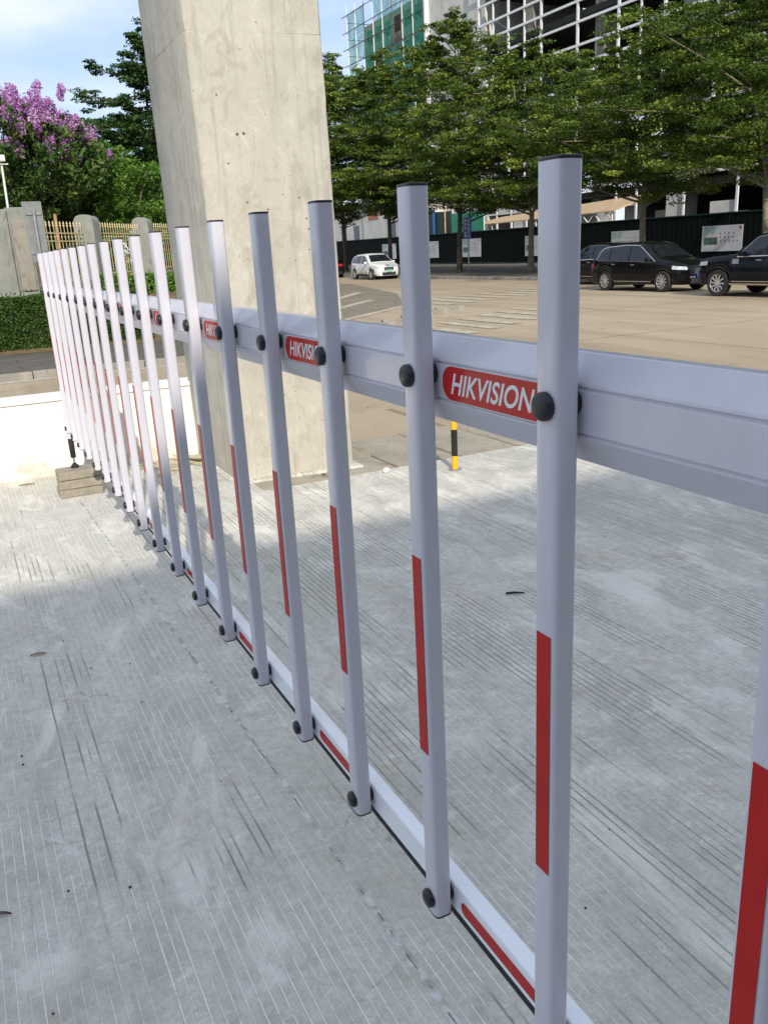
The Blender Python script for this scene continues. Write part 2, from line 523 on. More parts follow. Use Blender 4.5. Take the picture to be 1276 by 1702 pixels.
M['kerb_line'] = concrete('worn_kerb_edge_paint', (0.42, 0.40, 0.34), (0.56, 0.53, 0.46), 3.0, (0.24, 0.22, 0.18), 0.5)
M['paver'] = concrete('dark_paver', (0.085, 0.076, 0.062), (0.14, 0.125, 0.105), 3.0, (0.05, 0.045, 0.035), 0.5)
M['old_paver'] = concrete('old_brown_paver', (0.27, 0.235, 0.175), (0.40, 0.36, 0.285), 2.2, (0.15, 0.125, 0.085), 0.55)
M['stone'] = concrete('white_pebble', (0.6, 0.58, 0.52), (0.75, 0.73, 0.68), 20, (0.4, 0.38, 0.33), 0.2)
M['pebble'] = plain('dark_pebble', (0.045, 0.04, 0.036), 0.8, var=0.3, scale=60, bump=0.3)

def road_mat():
    t = NT('tan_road')
    v = t.coord()
    p = t.sep(v)
    n1 = t.noise(v, 0.16, 6, 0.6)
    n2 = t.noise(t.mapping(v, (0.35, 1.5, 1)), 0.8, 5, 0.6, 0.5)
    n3 = t.noise(v, 22, 4, 0.7)
    n4 = t.noise(t.mapping(v, (0.06, 0.9, 1), (1, 4, 0)), 1.0, 5, 0.65, 0.3)     # tyre tracks along the road
    n5 = t.noise(v, 1.1, 6, 0.7, 0.8)
    col = t.ramp(n1, [(0.3, (0.325, 0.255, 0.165)), (0.7, (0.415, 0.335, 0.23))])
    col = t.mix(t.math('MULTIPLY', t.step(n2, 0.50, 0.70), 0.45), col, (0.22, 0.175, 0.115))
    col = t.mix(t.math('MULTIPLY', t.step(n4, 0.52, 0.64), 0.40), col, (0.46, 0.385, 0.275))
    col = t.mix(t.math('MULTIPLY', t.step(n4, 0.45, 0.36), 0.40), col, (0.23, 0.185, 0.125))
    col = t.mix(t.math('MULTIPLY', t.step(n5, 0.60, 0.70), 0.45), col, (0.15, 0.12, 0.085))
    jx = t.math('ABSOLUTE', t.math('SUBTRACT', t.math('FRACT', t.math('DIVIDE', p['X'], 5.2)), 0.5))
    jy = t.math('ABSOLUTE', t.math('SUBTRACT', t.math('FRACT', t.math('DIVIDE', t.math('ADD', p['Y'], 1.3), 4.1)), 0.5))
    wob = t.math('MULTIPLY', t.math('SUBTRACT', t.noise(v, 2.5, 4), 0.5), 0.012)
    j = t.math('MAXIMUM', t.step(t.math('ADD', jx, wob), 0.010, 0.004), t.step(t.math('ADD', jy, wob), 0.011, 0.005))
    col = t.mix(t.math('MULTIPLY', j, 0.6), col, (0.13, 0.105, 0.07))
    col = t.mix(t.step(n3, 0.35, 0.8, 0, 0.25), col, (0.2, 0.165, 0.11))
    return t.finish(col, 0.85, t.bump(n3, 0.4, 0.01), spec=0.25)
M['road'] = road_mat()
M['asphalt'] = concrete('old_asphalt', (0.17, 0.145, 0.105), (0.25, 0.215, 0.155), 1.2, (0.045, 0.04, 0.03), 0.4)
def worn_line():
    t = NT('worn_road_paint')
    v = t.coord()
    n = t.noise(v, 3.2, 6, 0.7)
    col = t.mix(t.step(n, 0.40, 0.58), (0.35, 0.285, 0.195), (0.46, 0.405, 0.31))
    return t.finish(col, 0.8, spec=0.3)
M['line'] = worn_line()
M['soil'] = concrete('leaf_litter_soil', (0.11, 0.075, 0.04), (0.20, 0.14, 0.07), 6, (0.05, 0.035, 0.02), 0.5, bump=0.8)
M['grass'] = plain('short_grass', (0.06, 0.09, 0.022), 0.9, var=0.4, scale=3, bump=0.6)
M['pavement'] = concrete('far_pavement', (0.12, 0.105, 0.085), (0.18, 0.16, 0.13), 0.8, (0.08, 0.07, 0.055), 0.4)

def leaf_mat(name, c0, c1, c2, trans=0.22, rough=0.45):
    t = NT(name)
    a = t.node('ShaderNodeAttribute'); a.attribute_name = 'rnd'
    col = t.ramp(a.outputs['Fac'], [(0.0, c0), (0.55, c1), (1.0, c2)])
    t.finish(col, rough, spec=0.18)
    tr = t.node('ShaderNodeBsdfTranslucent')
    t.l.new(t.mix(1.0, col, (1.0, 1.25, 0.5), 'MULTIPLY'), tr.inputs['Color'])
    mx = t.node('ShaderNodeMixShader')
    mx.inputs['Fac'].default_value = trans
    t.l.new(t.b.outputs[0], mx.inputs[1]); t.l.new(tr.outputs[0], mx.inputs[2])
    t.l.new(mx.outputs[0], t.out.inputs['Surface'])
    return t.m
M['leaf'] = leaf_mat('street_tree_leaves', (0.032, 0.062, 0.010), (0.105, 0.162, 0.024), (0.29, 0.335, 0.058))
M['leaf_dark'] = leaf_mat('dark_tree_leaves', (0.022, 0.052, 0.016), (0.045, 0.095, 0.024), (0.09, 0.15, 0.04))
M['leaf_bush'] = leaf_mat('bush_leaves', (0.045, 0.11, 0.014), (0.10, 0.20, 0.026), (0.18, 0.29, 0.045))
M['leaf_hedge'] = leaf_mat('hedge_leaves', (0.016, 0.042, 0.008), (0.038, 0.085, 0.014), (0.085, 0.14, 0.025))
M['leaf_myrtle'] = leaf_mat('flowering_tree_leaves', (0.035, 0.075, 0.018), (0.075, 0.14, 0.03), (0.18, 0.21, 0.06))
M['flower'] = leaf_mat('purple_petals', (0.33, 0.12, 0.40), (0.54, 0.25, 0.60), (0.72, 0.46, 0.76), 0.3, 0.6)
M['bark'] = concrete('bark', (0.085, 0.065, 0.045), (0.16, 0.13, 0.09), 9, (0.045, 0.035, 0.025), 0.5, bump=0.9)
M['bark_pale'] = concrete('pale_bark', (0.16, 0.14, 0.10), (0.28, 0.25, 0.19), 7, (0.09, 0.075, 0.05), 0.5, bump=0.8)
M['dry'] = plain('dry_straw', (0.42, 0.36, 0.20), 0.8, var=0.35, scale=25, bump=0.3)

M['picket'] = plain('cream_painted_iron', (0.52, 0.43, 0.24), 0.55, var=0.25, scale=5)
M['lamp_white'] = plain('white_lamp_post', (0.72, 0.71, 0.68), 0.4, var=0.06)
M['lamp_glass'] = plain('lamp_glass', (0.80, 0.78, 0.70), 0.2, var=0.05)
M['sign_back'] = plain('grey_sheet_metal', (0.25, 0.26, 0.25), 0.5, 0.4, var=0.12)
M['yellow'] = plain('yellow_bollard_paint', (0.80, 0.42, 0.012), 0.45, var=0.08)
M['black_band'] = plain('black_bollard_paint', (0.012, 0.011, 0.010), 0.45, var=0.2)

M['hoard'] = plain('dark_green_hoarding', (0.0022, 0.0045, 0.0038), 0.8, spec=0.15, var=0.3, scale=1.5)  # dark green lowered further, putting the trees' shade into the colour
M['rail_green'] = plain('green_hoarding_rail', (0.008, 0.04, 0.028), 0.5, var=0.2)
M['frame_white'] = plain('white_painted_steel', (0.72, 0.72, 0.70), 0.5, var=0.08)
M['site_conc'] = concrete('bare_site_concrete', (0.22, 0.205, 0.175), (0.32, 0.30, 0.26), 0.7, (0.13, 0.12, 0.10), 0.4)
M['site_dark'] = concrete('shade_dark_site_concrete', (0.035, 0.033, 0.03), (0.055, 0.052, 0.047), 0.6, (0.05, 0.048, 0.043), 0.4)  # darker copy of the bare concrete, with interior shade put into it
M['plaster'] = concrete('stained_plaster', (0.50, 0.48, 0.44), (0.66, 0.64, 0.59), 0.5, (0.30, 0.28, 0.24), 0.6)
M['orange'] = plain('orange_panel', (0.42, 0.13, 0.05), 0.6)
M['tan_roof'] = plain('tan_sheet_roof', (0.50, 0.36, 0.22), 0.6, var=0.2, scale=1.5)
M['green_sheet'] = plain('bright_green_sheet', (0.03, 0.30, 0.18), 0.5, var=0.15, scale=1)
M['blue_sign'] = plain('blue_sign_face', (0.012, 0.03, 0.20), 0.45, var=0.15)
M['blue_pole'] = plain('blue_pipe', (0.02, 0.09, 0.26), 0.5)
M['galv'] = plain('galvanised_pole', (0.34, 0.35, 0.36), 0.45, 0.6, var=0.12)
M['scaf'] = plain('scaffold_tube', (0.10, 0.10, 0.09), 0.6, 0.3, var=0.3)
def net_mat():
    t = NT('green_scaffold_net')
    v = t.coord()
    n = t.noise(t.mapping(v, (1.2, 1, 0.3)), 1.2, 5, 0.6, 0.6)
    col = t.ramp(n, [(0.3, (0.02, 0.20, 0.14)), (0.7, (0.07, 0.38, 0.27))])
    t.finish(col, 0.8, spec=0.1)
    tr = t.node('ShaderNodeBsdfTransparent')
    mx = t.node('ShaderNodeMixShader')
    t.l.new(t.step(n, 0.3, 0.7, 0.75, 0.40), mx.inputs['Fac'])
    t.l.new(tr.outputs[0], mx.inputs[1]); t.l.new(t.b.outputs[0], mx.inputs[2])
    t.l.new(mx.outputs[0], t.out.inputs['Surface'])
    return t.m
M['net'] = net_mat()

def poster_mat():
    t = NT('poster_print')
    v = t.coord('Generated')
    n = t.noise(v, 3, 4)
    col = t.ramp(n, [(0.3, (0.46, 0.47, 0.50)), (0.7, (0.56, 0.57, 0.59))])
    return t.finish(col, 0.5)
M['poster'] = poster_mat()
M['poster_pic'] = plain('poster_green_picture', (0.07, 0.13, 0.09), 0.5, var=0.6, scale=3)
M['poster_mount'] = plain('poster_pale_mountain', (0.30, 0.38, 0.36), 0.5, var=0.3, scale=3)
M['poster_red'] = plain('poster_red_print', (0.22, 0.02, 0.04), 0.5, var=0.1)

def car_paint(name, c, rough=0.12):
    t = NT(name)
    v = t.coord()
    n = t.noise(v, 2.0, 4)
    col = t.ramp(n, [(0.3, tuple(x * 0.85 for x in c)), (0.7, tuple(min(1, x * 1.1) for x in c))])
    return t.finish(col, t.step(t.noise(v, 5, 4), 0.3, 0.7, rough, rough * 2.0), spec=0.25, coat=0.06)
M['car_black'] = car_paint('black_car_paint', (0.004, 0.004, 0.005))
M['car_navy'] = car_paint('blue_black_car_paint', (0.003, 0.004, 0.008))
M['car_maroon'] = car_paint('dark_brown_car_paint', (0.007, 0.004, 0.004))
M['car_white'] = car_paint('white_car_paint', (0.68, 0.69, 0.68), 0.18)
M['glass'] = plain('tinted_glass', (0.010, 0.012, 0.016), 0.06, var=0.2, spec=0.6)
M['tyre'] = plain('tyre_rubber', (0.018, 0.017, 0.016), 0.85, var=0.2, scale=20)
M['rim'] = plain('alloy_rim', (0.60, 0.59, 0.57), 0.32, 0.75, var=0.08)
M['chrome'] = plain('chrome_trim', (0.70, 0.70, 0.70), 0.18, 1.0, var=0.05)
M['trim'] = plain('black_trim', (0.014, 0.014, 0.014), 0.6, var=0.2)
M['lamp_clear'] = plain('clear_headlamp', (0.62, 0.64, 0.64), 0.15, 0.3, var=0.2)
M['lamp_red'] = plain('red_tail_lamp', (0.40, 0.015, 0.02), 0.2, var=0.2)
M['plate_blue'] = plain('blue_number_plate', (0.015, 0.04, 0.32), 0.45, var=0.1)
M['plate_green'] = plain('green_number_plate', (0.20, 0.45, 0.36), 0.45, var=0.1)

# ------------------------------------------------------------------ the setting
ZR = -0.35           # road level; the drive is z = 0
def gnoise(x, y, s=0):
    return math.sin(x * 1.7 + s) * math.cos(y * 2.1 - s * 1.3) * 0.5 + math.sin(x * 4.3 + y * 3.1 + s * 2.0) * 0.25

far = MB()
far.add([(-900, -1500, -0.62), (1900, -1500, -0.62), (1900, 1500, -0.62), (-900, 1500, -0.62)], [(0, 1, 2, 3)])
structure(far.build('ground', M['grass']))

def road_z(u, y):
    if y > -1.15: d = max(0.0, u - 6.6)
    elif y > -5.5: d = max(0.0, u - 5.12)
    else: d = math.hypot(max(0.0, u - 5.12), -5.5 - y)
    s = min(1.0, d / 5.5)
    s = s * s * (3 - 2 * s)
    return -0.035 + (ZR + 0.035) * s
us = list(np.arange(-16, 18, 0.6)) + list(np.arange(18, 170, 3.0))
ys = list(np.arange(-26.0, -8, 1.5)) + list(np.arange(-8, 3, 0.45)) + list(np.arange(3, 60, 3.0))
rd = MB()
vs = [(u, y, road_z(u, y)) for u in us for y in ys]
ny = len(ys)
rd.add(vs, [(i * ny + j, (i + 1) * ny + j, (i + 1) * ny + j + 1, i * ny + j + 1) for i in range(len(us) - 1) for j in range(ny - 1)])
road = structure(rd.build('road', M['road'], smooth=True))

# markings and the dark asphalt patch lie on the road as thin sheets
def road_sheet(pts, m, name, dz=0.006):
    mb = MB()
    mb.add([(p[0], p[1], road_z(p[0], p[1]) + dz) for p in pts], [tuple(range(len(pts)))])
    return mb.build(name, m, road)
road_sheet([(21.5, -8.3), (25.5, -13.2), (33.5, -17.0), (46, -20.5), (60, -20), (60, -13), (40, -9.5)], M['asphalt'], 'asphalt_patch')
for a, b, w in [((22.3, -9.4), (26.1, -13.6), 0.16), ((25.2, -9.6), (30.3, -14.2), 0.18), ((29.5, -11.4), (36.5, -16.6), 0.22), ((36, -14.0), (52, -18.4), 0.25)]:
    d = Vector((b[0] - a[0], b[1] - a[1], 0)).normalized()
    n = Vector((-d.y, d.x, 0)) * w
    road_sheet([(a[0] - n.x, a[1] - n.y), (b[0] - n.x, b[1] - n.y), (b[0] + n.x, b[1] + n.y), (a[0] + n.x, a[1] + n.y)], M['line'], 'road_marking', 0.012)
for k in range(9):                                   # worn crossing stripes
    y0 = -14.3 - k * 0.95
    road_sheet([(24.6 + k * 0.28, y0), (27.9 + k * 0.28, y0), (27.9 + k * 0.28, y0 - 0.42), (24.6 + k * 0.28, y0 - 0.42)], M['line'], 'road_marking', 0.012)
for k in range(7):
    y0 = -8.7 - k * 0.95
    road_sheet([(15.4 + k * 0.55, y0), (17.9 + k * 0.55, y0), (17.9 + k * 0.55, y0 - 0.40), (15.4 + k * 0.55, y0 - 0.40)], M['line'], 'road_marking', 0.012)
for k in range(6):
    road_sheet([(12.6, 1.2 - k * 0.9), (13.0, 1.2 - k * 0.9), (13.0, 0.55 - k * 0.9), (12.6, 0.55 - k * 0.9)], M['line'], 'road_marking', 0.012)

# concrete drive
dv = MB()
out = [(-14, 14), (-14, -5.5), (5.12, -5.5), (5.12, -1.15), (6.62, -1.15), (6.62, 14)]
dv.add([(x, y, 0) for x, y in out] + [(x, y, -0.6) for x, y in out],
       [tuple(range(6))] + [(i, (i + 1) % 6, 6 + (i + 1) % 6, 6 + i) for i in range(6)])
drive = structure(dv.build('driveway', M['drive']))
# old pavers between the new drive and the road
old = MB()
old.box(5.125, 7.5, -4.55, -1.152, -0.4, -0.034)
oldp = structure(old.build('old_pavement', M['road']))
for i in range(4):
    for j in range(6):
        u0, y0 = 5.125 + i * 0.60, -1.155 - j * 0.56
        zt = -0.012 - 0.012 * i + random.uniform(-0.007, 0.004)
        s = MB()
        s.box(u0 + random.uniform(0, .012), u0 + 0.585, y0 - 0.535, y0 - random.uniform(0, .012), -0.12, zt)
        s.build('paver', M['old_paver'], oldp, bevel=0.006, seg=1)

# left block: kerb, dark pavers, planted bank
blk = MB()
o2 = [(16.25, 45), (16.25, -5.5), (18.6, -8.6), (60, -12.6), (150, -13), (150, 45)]
blk.add([(x, y, -0.245) for x, y in o2] + [(x, y, -0.6) for x, y in o2],
        [tuple(range(6))] + [(i, (i + 1) % 6, 6 + (i + 1) % 6, 6 + i) for i in range(6)])
walk = structure(blk.build('pavement', M['paver']))
ks = MB(); ks.box(0, 0.16, 0, 0.985, -0.6, -0.215)
ks_me = ks.mesh('kerb_stone', M['kerb'], bevel=0.015, seg=2)
kl = MB(); kl.box(0, 0.16, 0, 0.985, -0.6, -0.29)
for k in range(22):
    o = link('kerb_stone', ks_me, walk, (16.085 + random.uniform(-.008, .008), 7.5 - k * 1.0 if k < 13 else 7.5 - k * 1.0, random.uniform(-.006, .006)))
    if 7.5 - k < -5.6: o.location.x += (-5.6 - (7.5 - k)) * 0.78
gl = MB()
gl.add([(15.90, 8.5, road_z(15.7, 5) + .005), (15.90, -5.3, road_z(15.7, -5) + .005), (16.07, -5.3, road_z(16, -5) + .005), (16.07, 8.5, road_z(16, 5) + .005)], [(0, 1, 2, 3)])
gl.build('gutter_strip', M['kerb_line'], road)
pv = MB(); pv.box(0, 0.595, 0, 0.79, -0.05, 0.0)
pv_me = pv.mesh('paver', M['paver'], bevel=0.006, seg=1)
for i in range(6):
    for j in range(15):
        link('paver', pv_me, walk, (16.27 + i * 0.61, 5.6 - j * 0.80 + (0.4 if i % 2 else 0), -0.222 + random.uniform(-.012, .010)))
bank = MB()
prof = [(19.95, -0.23), (20.25, -0.19), (21.3, 0.30), (22.6, 0.78), (26.5, 1.02), (34, 1.12), (60, 1.3), (149, 1.4)]
yy = list(np.arange(-12.4, 40, 0.8))
bv = [(u, max(y, -5.2 - (u - 17) * 0.155 if u < 60 else -12.4), z + (gnoise(u, y) * 0.06 if 20.3 < u < 59 else 0)) for u, z in prof for y in yy]
bank.add(bv, [(i * len(yy) + j, (i + 1) * len(yy) + j, (i + 1) * len(yy) + j + 1, i * len(yy) + j + 1) for i in range(len(prof) - 1) for j in range(len(yy) - 1)])
structure(bank.build('planted_bank', M['soil'], smooth=True))

# far pavement on the other side of the road
fp = MB(); fp.box(-20, 160, -120, -25.75, -0.61, -0.215)
fwalk = structure(fp.build('far_pavement', M['pavement']))
fk = MB(); fk.box(0, 1.48, 0, 0.2, -0.6, -0.195)
fk_me = fk.mesh('kerb_stone', M['kerb'], bevel=0.02, seg=1)
for k in range(52):
    link('kerb_stone', fk_me, fwalk, (12 + k * 1.5, -25.748, random.uniform(-.008, .008)))

# unseen block added behind the photographer so its top edge shades the near drive
bb = empty('shade_block', (-12, 0, 0))
tag(bb, 'plain dark unseen block added behind the driveway to shade the near concrete', 'building')
b_ = MB(); b_.box(-12, 0, -34, 46, -0.3, 10.28); b_.build('wall', M['site_dark'], bb)
win_me = None
for r in range(3):
    for c in range(12):
        w = MB(); w.box(0.003, 0.05, -30 + c * 6, -26.4 + c * 6, 0.9 + r * 3.2, 2.7 + r * 3.2)
        w.build('window', M['glass'], bb)

# ------------------------------------------------------------------ concrete pillar
pil = empty('concrete_pillar', (5.48, -1.07, 0))
tag(pil, 'tall square cast concrete pillar behind the barrier, cream on its sunny face', 'pillar')
LEAN = 0.012
def lift(z0, z1, grow, seed):
    # corner at the origin; left face runs along +x, front face along -y
    rnd = random.Random(seed)
    W, D = 0.915, 1.17
    base = [(0, 0), (-0.085, -W), (-0.085 + D, -W - 0.03), (D, 0)]
    n = 12
    ring = []
    for a in range(4):
        p, q = base[a], base[(a + 1) % 4]
        for s in (0.0, 0.018, 0.5, 0.982):
            ring.append((p[0] + (q[0] - p[0]) * s, p[1] + (q[1] - p[1]) * s, s))
    cx, cy = 0.54, -0.4
    mb = MB(); vs, fs = [], []
    m = len(ring)
    for i in range(n + 1):
        z = z0 + (z1 - z0) * i / n
        for (x, y, s) in ring:
            g = 1 + grow
            j = 0.004 if s == 0.0 else 0.0015
            k = 0.987 if s == 0.0 else 1.0
            px = cx + (x - cx) * g * k + rnd.uniform(-j, j)
            py = cy + (y - cy) * g * k + rnd.uniform(-j, j)
            vs.append((px + 0.435 * LEAN * z, py + 0.9 * LEAN * z, z))
    for i in range(n):
        for k in range(m):
            fs.append((i * m + k, i * m + (k + 1) % m, (i + 1) * m + (k + 1) % m, (i + 1) * m + k))
    fs.append(tuple(range(m))); fs.append(tuple(n * m + k for k in range(m)))
    mb.add(vs, fs)
    return mb.build('pour_lift', M['pillar'], pil, smooth=True)
lift(-0.3, 1.815, 0.0, 1); lift(1.8153, 2.995, 0.0006, 2); lift(2.9953, 5.2, 0.0, 3)
for i, (w, z) in enumerate([(.16, 2.62), (.27, 2.38), (.315, 2.385), (.19, 2.2), (.29, 1.95), (.31, 1.86), (.33, 1.72), (.66, 1.97), (.70, 1.83), (.71, 1.76), (.70, 1.62), (.43, 1.9)]):
    rr_ = .010 if i in (1, 2) else .006
    mb = MB(); mb.lathe([(rr_, .0), (rr_ * .8, -.0025), (rr_ * .3, -.004)], 10, axis='x')
    o = mb.build('tie_hole', M['pit'], pil); o.location = (-0.085 * w / .915 + .435 * LEAN * z - .0005, -w + .9 * LEAN * z, z)
sk = MB(); sk.prism([(-0.07, 0.03), (-0.16, -0.97), (1.0, -0.98), (1.0, 0.03)], 'z', -0.02, 0.009)
sk.build('mortar_skirt', M['drive'], pil, bevel=0.015)

# ------------------------------------------------------------------ low white wall
lw = empty('low_wall', (6.6, 0, 0))
tag(lw, 'low whitewashed wall running left from the concrete pillar', 'wall')
mb = MB(); mb.box(0.0, 0.26, -1.2, 14, -0.6, 0.585); mb.build('wall_body', M['wall'], lw, bevel=0.012)
mb = MB(); mb.box(-0.012, 0.275, -1.21, 14, 0.588, 0.625); mb.build('coping', M['wall'], lw, bevel=0.008)

# ------------------------------------------------------------------ boom barrier fence
S = 0.33
ZB, ZT = 0.4455, 1.6904
ZK, ZL = 1.4255, 0.4795
NS = 19
bar = empty('fence_boom_barrier', (0, 0, 0))
tag(bar, 'white fence-type boom barrier with upright slats and red stickers across the drive', 'barrier')

# main beam: hollow octagonal section with a shallow channel on each face
f0, bk = -0.0235, -0.0875
sec = [(f0, 1.3905), (f0, 1.4405), (f0 - .003, 1.4415), (f0 - .003, 1.4435), (f0, 1.4445), (f0 - .001, 1.4485), (f0 - .022, 1.4805), (bk + .022, 1.4805), (bk, 1.447), (bk, 1.384),
       (bk + .022, 1.3505), (f0 - .022, 1.3505), (f0 - .001, 1.384), (f0, 1.3865), (f0 - .003, 1.3875), (f0 - .003, 1.3895)]
mb = MB(); mb.prism([(y, z) for y, z in sec], 'x', -1.98, 18 * S + 0.055)
beam = mb.build('beam', M['paint'], bar, bevel=0.0012, seg=2, angle=25)
mb = MB(); mb.prism([(y, z) for y, z in [(f0 + .002, 1.383), (f0 + .002, 1.448), (f0 - .021, 1.482), (bk + .021, 1.482), (bk - .002, 1.448), (bk - .002, 1.383), (bk + .021, 1.349), (f0 - .021, 1.349)]], 'x', 18 * S + 0.056, 18 * S + 0.062)
mb.build('end_cap', M['cap'], beam)

# drive cabinet that carries the beam, beside the photographer
mb = MB(); mb.box(-2.02, -1.66, -.22, .12, 0.003, 1.02)
cab = mb.build('cabinet', M['paint'], bar, bevel=.02)
mb = MB(); mb.box(-1.95, -1.73, -.13, .03, 1.021, 1.345); mb.build('arm_clamp', M['cap'], cab, bevel=.01)
mb = MB(); mb.box(-1.98, -1.58, -.115, .005, 1.342, 1.349); mb.build('clamp_plate', M['galv_early'], cab)
# lower rail with rubber strip
mb = MB(); mb.box(-0.6, 18 * S + 0.03, -0.0545, -0.0235, 0.447, 0.505)
rail = mb.build('lower_rail', M['rail_sky_white'], bar, bevel=0.003, seg=2)
mb = MB(); mb.box(-0.6, 18 * S + 0.03, -0.0470, -0.0270, 0.427, 0.4465)
mb.build('rubber_strip', M['rubber'], rail)

# slat section: flat front and back, bulging sides
hw, hd = 0.0218, 0.0172
osec = []
for k in range(40):                                   # rounded box whose sides bulge a little
    t = 2 * math.pi * (k + 0.5) / 40
    c, q = math.cos(t), math.sin(t)
    osec.append((hw * math.copysign(abs(c) ** 0.62, c), hd * math.copysign(abs(q) ** 0.40, q)))
mb = MB(); mb.prism(osec, 'z', ZB + 0.003, ZT - 0.003)
slat_me = mb.mesh('slat', M['paint'], smooth=True)
mb = MB()
mb.prism([(x * 1.03, y * 1.03) for x, y in osec], 'z', 0, 0.0045)
cap_me = mb.mesh('end_cap', M['cap'], bevel=0.0015, seg=2)
def rounded_rect(w, h, r, n=10):
    pts = []
    for cx, cy, a0 in ((w / 2 - r, h / 2 - r, 0), (-w / 2 + r, h / 2 - r, 90), (-w / 2 + r, -h / 2 + r, 180), (w / 2 - r, -h / 2 + r, 270)):
        for k in range(n + 1):
            t = math.radians(a0 + 90 * k / n)
            pts.append((cx + r * math.cos(t), cy + r * math.sin(t)))
    return pts
mb = MB(); mb.prism([(-0.0135, 0), (0.0135, 0), (0.0135, 0.355), (-0.0135, 0.355)], 'y', 0, 0.0004)
film_me = mb.mesh('reflective_strip', M['red'])
mb = MB(); mb.lathe([(0.0168, 0.0), (0.0172, 0.003), (0.0168, 0.006), (0.0150, 0.0088), (0.0105, 0.0106), (0.004, 0.0112)], 28, axis='y')
knob_me = mb.mesh('bolt_cap', M['cap'], smooth=True)
mb = MB(); mb.lathe([(0.0150, 0.0), (0.0160, -0.001), (0.0162, -0.004), (0.0158, -0.0062)], 28, axis='y')
space_me = mb.mesh('spacer', M['cap'], smooth=True)
mb = MB(); mb.lathe([(0.0150, 0.0), (0.0160, -0.001), (0.0162, -0.004), (0.0158, -0.0062)], 28, axis='y')
space2_me = mb.mesh('spacer', M['cap'], smooth=True)
for n in range(NS):
    u = n * S
    sl = link('slat', slat_me, bar, (u + random.uniform(-.0015, .0015), 0, 0))
    sl.rotation_euler = (random.uniform(-.0012, .0012), random.uniform(-.0012, .0012), random.uniform(-.02, .02))
    c = link('end_cap', cap_me, sl, (0, 0, ZT - 0.0045))
    c = link('end_cap', cap_me, sl, (0, 0, ZB - 0.0008))
    c = link('reflective_strip', film_me, sl, (0, hd + 0.0002, 0.784))
    for z in (ZK, ZL):
        link('bolt_cap', knob_me, sl, (0, hd, z))
    link('spacer', space_me, sl, (0, -hd, ZK))
    link('spacer', space2_me, sl, (0, -hd, ZL))

# stickers on the beam with lettering, plain ones on the lower rail
cu_ = bpy.data.curves.new('lettering', 'FONT')
cu_.body = 'HIKVISION'
cu_.shear = 0.32
cu_.offset = 0.018
cu_.space_character = 1.02
tmp = bpy.data.objects.new('lettering_source', cu_)
COL.objects.link(tmp)
dg = bpy.context.evaluated_depsgraph_get()
dg.update()
tme = bpy.data.meshes.new_from_object(tmp.evaluated_get(dg))
COL.objects.unlink(tmp)
bpy.data.objects.remove(tmp)
co = np.zeros(len(tme.vertices) * 3, np.float32)
tme.vertices.foreach_get('co', co)
co = co.reshape(-1, 3)
lo, hi = co.min(0), co.max(0)
LW, LH = 0.202, 0.0310
tx = (co[:, 0] - (lo[0] + hi[0]) / 2) / (hi[0] - lo[0]) * LW
tz = (co[:, 1] - (lo[1] + hi[1]) / 2) / (hi[1] - lo[1]) * LH
co2 = np.stack([-tx, np.zeros(len(tx)), tz], 1).astype(np.float32)
tme.vertices.foreach_set('co', co2.ravel())
tme.materials.clear(); tme.materials.append(M['lettering'])
tme.name = 'lettering'
tme.update()
mb = MB(); mb.prism(rounded_rect(0.258, 0.0510, 0.0245), 'y', 0, 0.0004)
rim_me = mb.mesh('sticker_edge', M['lettering'])
mb = MB(); mb.prism(rounded_rect(0.256, 0.0490, 0.0240), 'y', 0, 0.0004)
stick_me = mb.mesh('sticker', M['red'])
mb = MB(); mb.prism(rounded_rect(0.235, 0.026, 0.012), 'y', 0, 0.0004)
lowst_me = mb.mesh('sticker', M['red'])
for n in range(2, 19, 2):
    st = link('sticker', stick_me, beam, (n * S - 0.160, f0 + 0.0006, 1.4155))
    link('sticker_edge', rim_me, beam, (n * S - 0.160, f0 + 0.0001, 1.4155))
    link('lettering', tme, beam, (n * S - 0.157, f0 + 0.0013, 1.4155))
    link('sticker', lowst_me, rail, (n * S - 0.160, -0.0231, 0.4735))

# screw jack under the far end
jk = empty('screw_jack', (18 * S, 0, 0)); jk.parent = bar
def jpart(name, m, prof):
    mb = MB(); mb.lathe(prof, 20); return mb.build(name, M[m], jk, smooth=True)
jpart('collar', 'paint', [(0.024, 0.405), (0.026, 0.41), (0.026, 0.444), (0.02, 0.446)])
jpart('sleeve', 'rubber', [(0.016, 0.262), (0.019, 0.268), (0.0205, 0.40), (0.018, 0.404)])
jpart('screw', 'steel', [(0.0075, 0.205), (0.0075, 0.264)])
jpart('foot', 'rubber', [(0.030, 0.190), (0.031, 0.196), (0.024, 0.207), (0.012, 0.219), (0.009, 0.224)])

# ------------------------------------------------------------------ bricks under the jack
spec = [(0.000, 0.005, 0.010, 'bottom brick of the tan stack propping the barrier end'),
        (-0.010, 0.0, -0.025, 'middle brick of the tan stack propping the barrier end'),
        (0.004, -0.004, 0.012, 'top brick of the tan stack, under the jack foot')]
for k, (dx, dy, rz, lab) in enumerate(spec):
    mb = MB(); mb.box(-0.095, 0.095, -0.150, 0.150, 0, 0.0605)
    b = mb.build('brick', M['brick'], bevel=0.007, seg=2)
    me = b.data
    for v in me.vertices:
        v.co.x += gnoise(v.co.y * 20 + k, v.co.z * 40, k) * 0.004
        v.co.y += gnoise(v.co.x * 25, v.co.z * 40 + k, k + 3) * 0.005
    b.location = (5.905 + dx, -0.012 + dy, k * 0.0632 + 0.0004)
    b.rotation_euler = (0, 0, rz)
    tag(b, lab, 'brick')

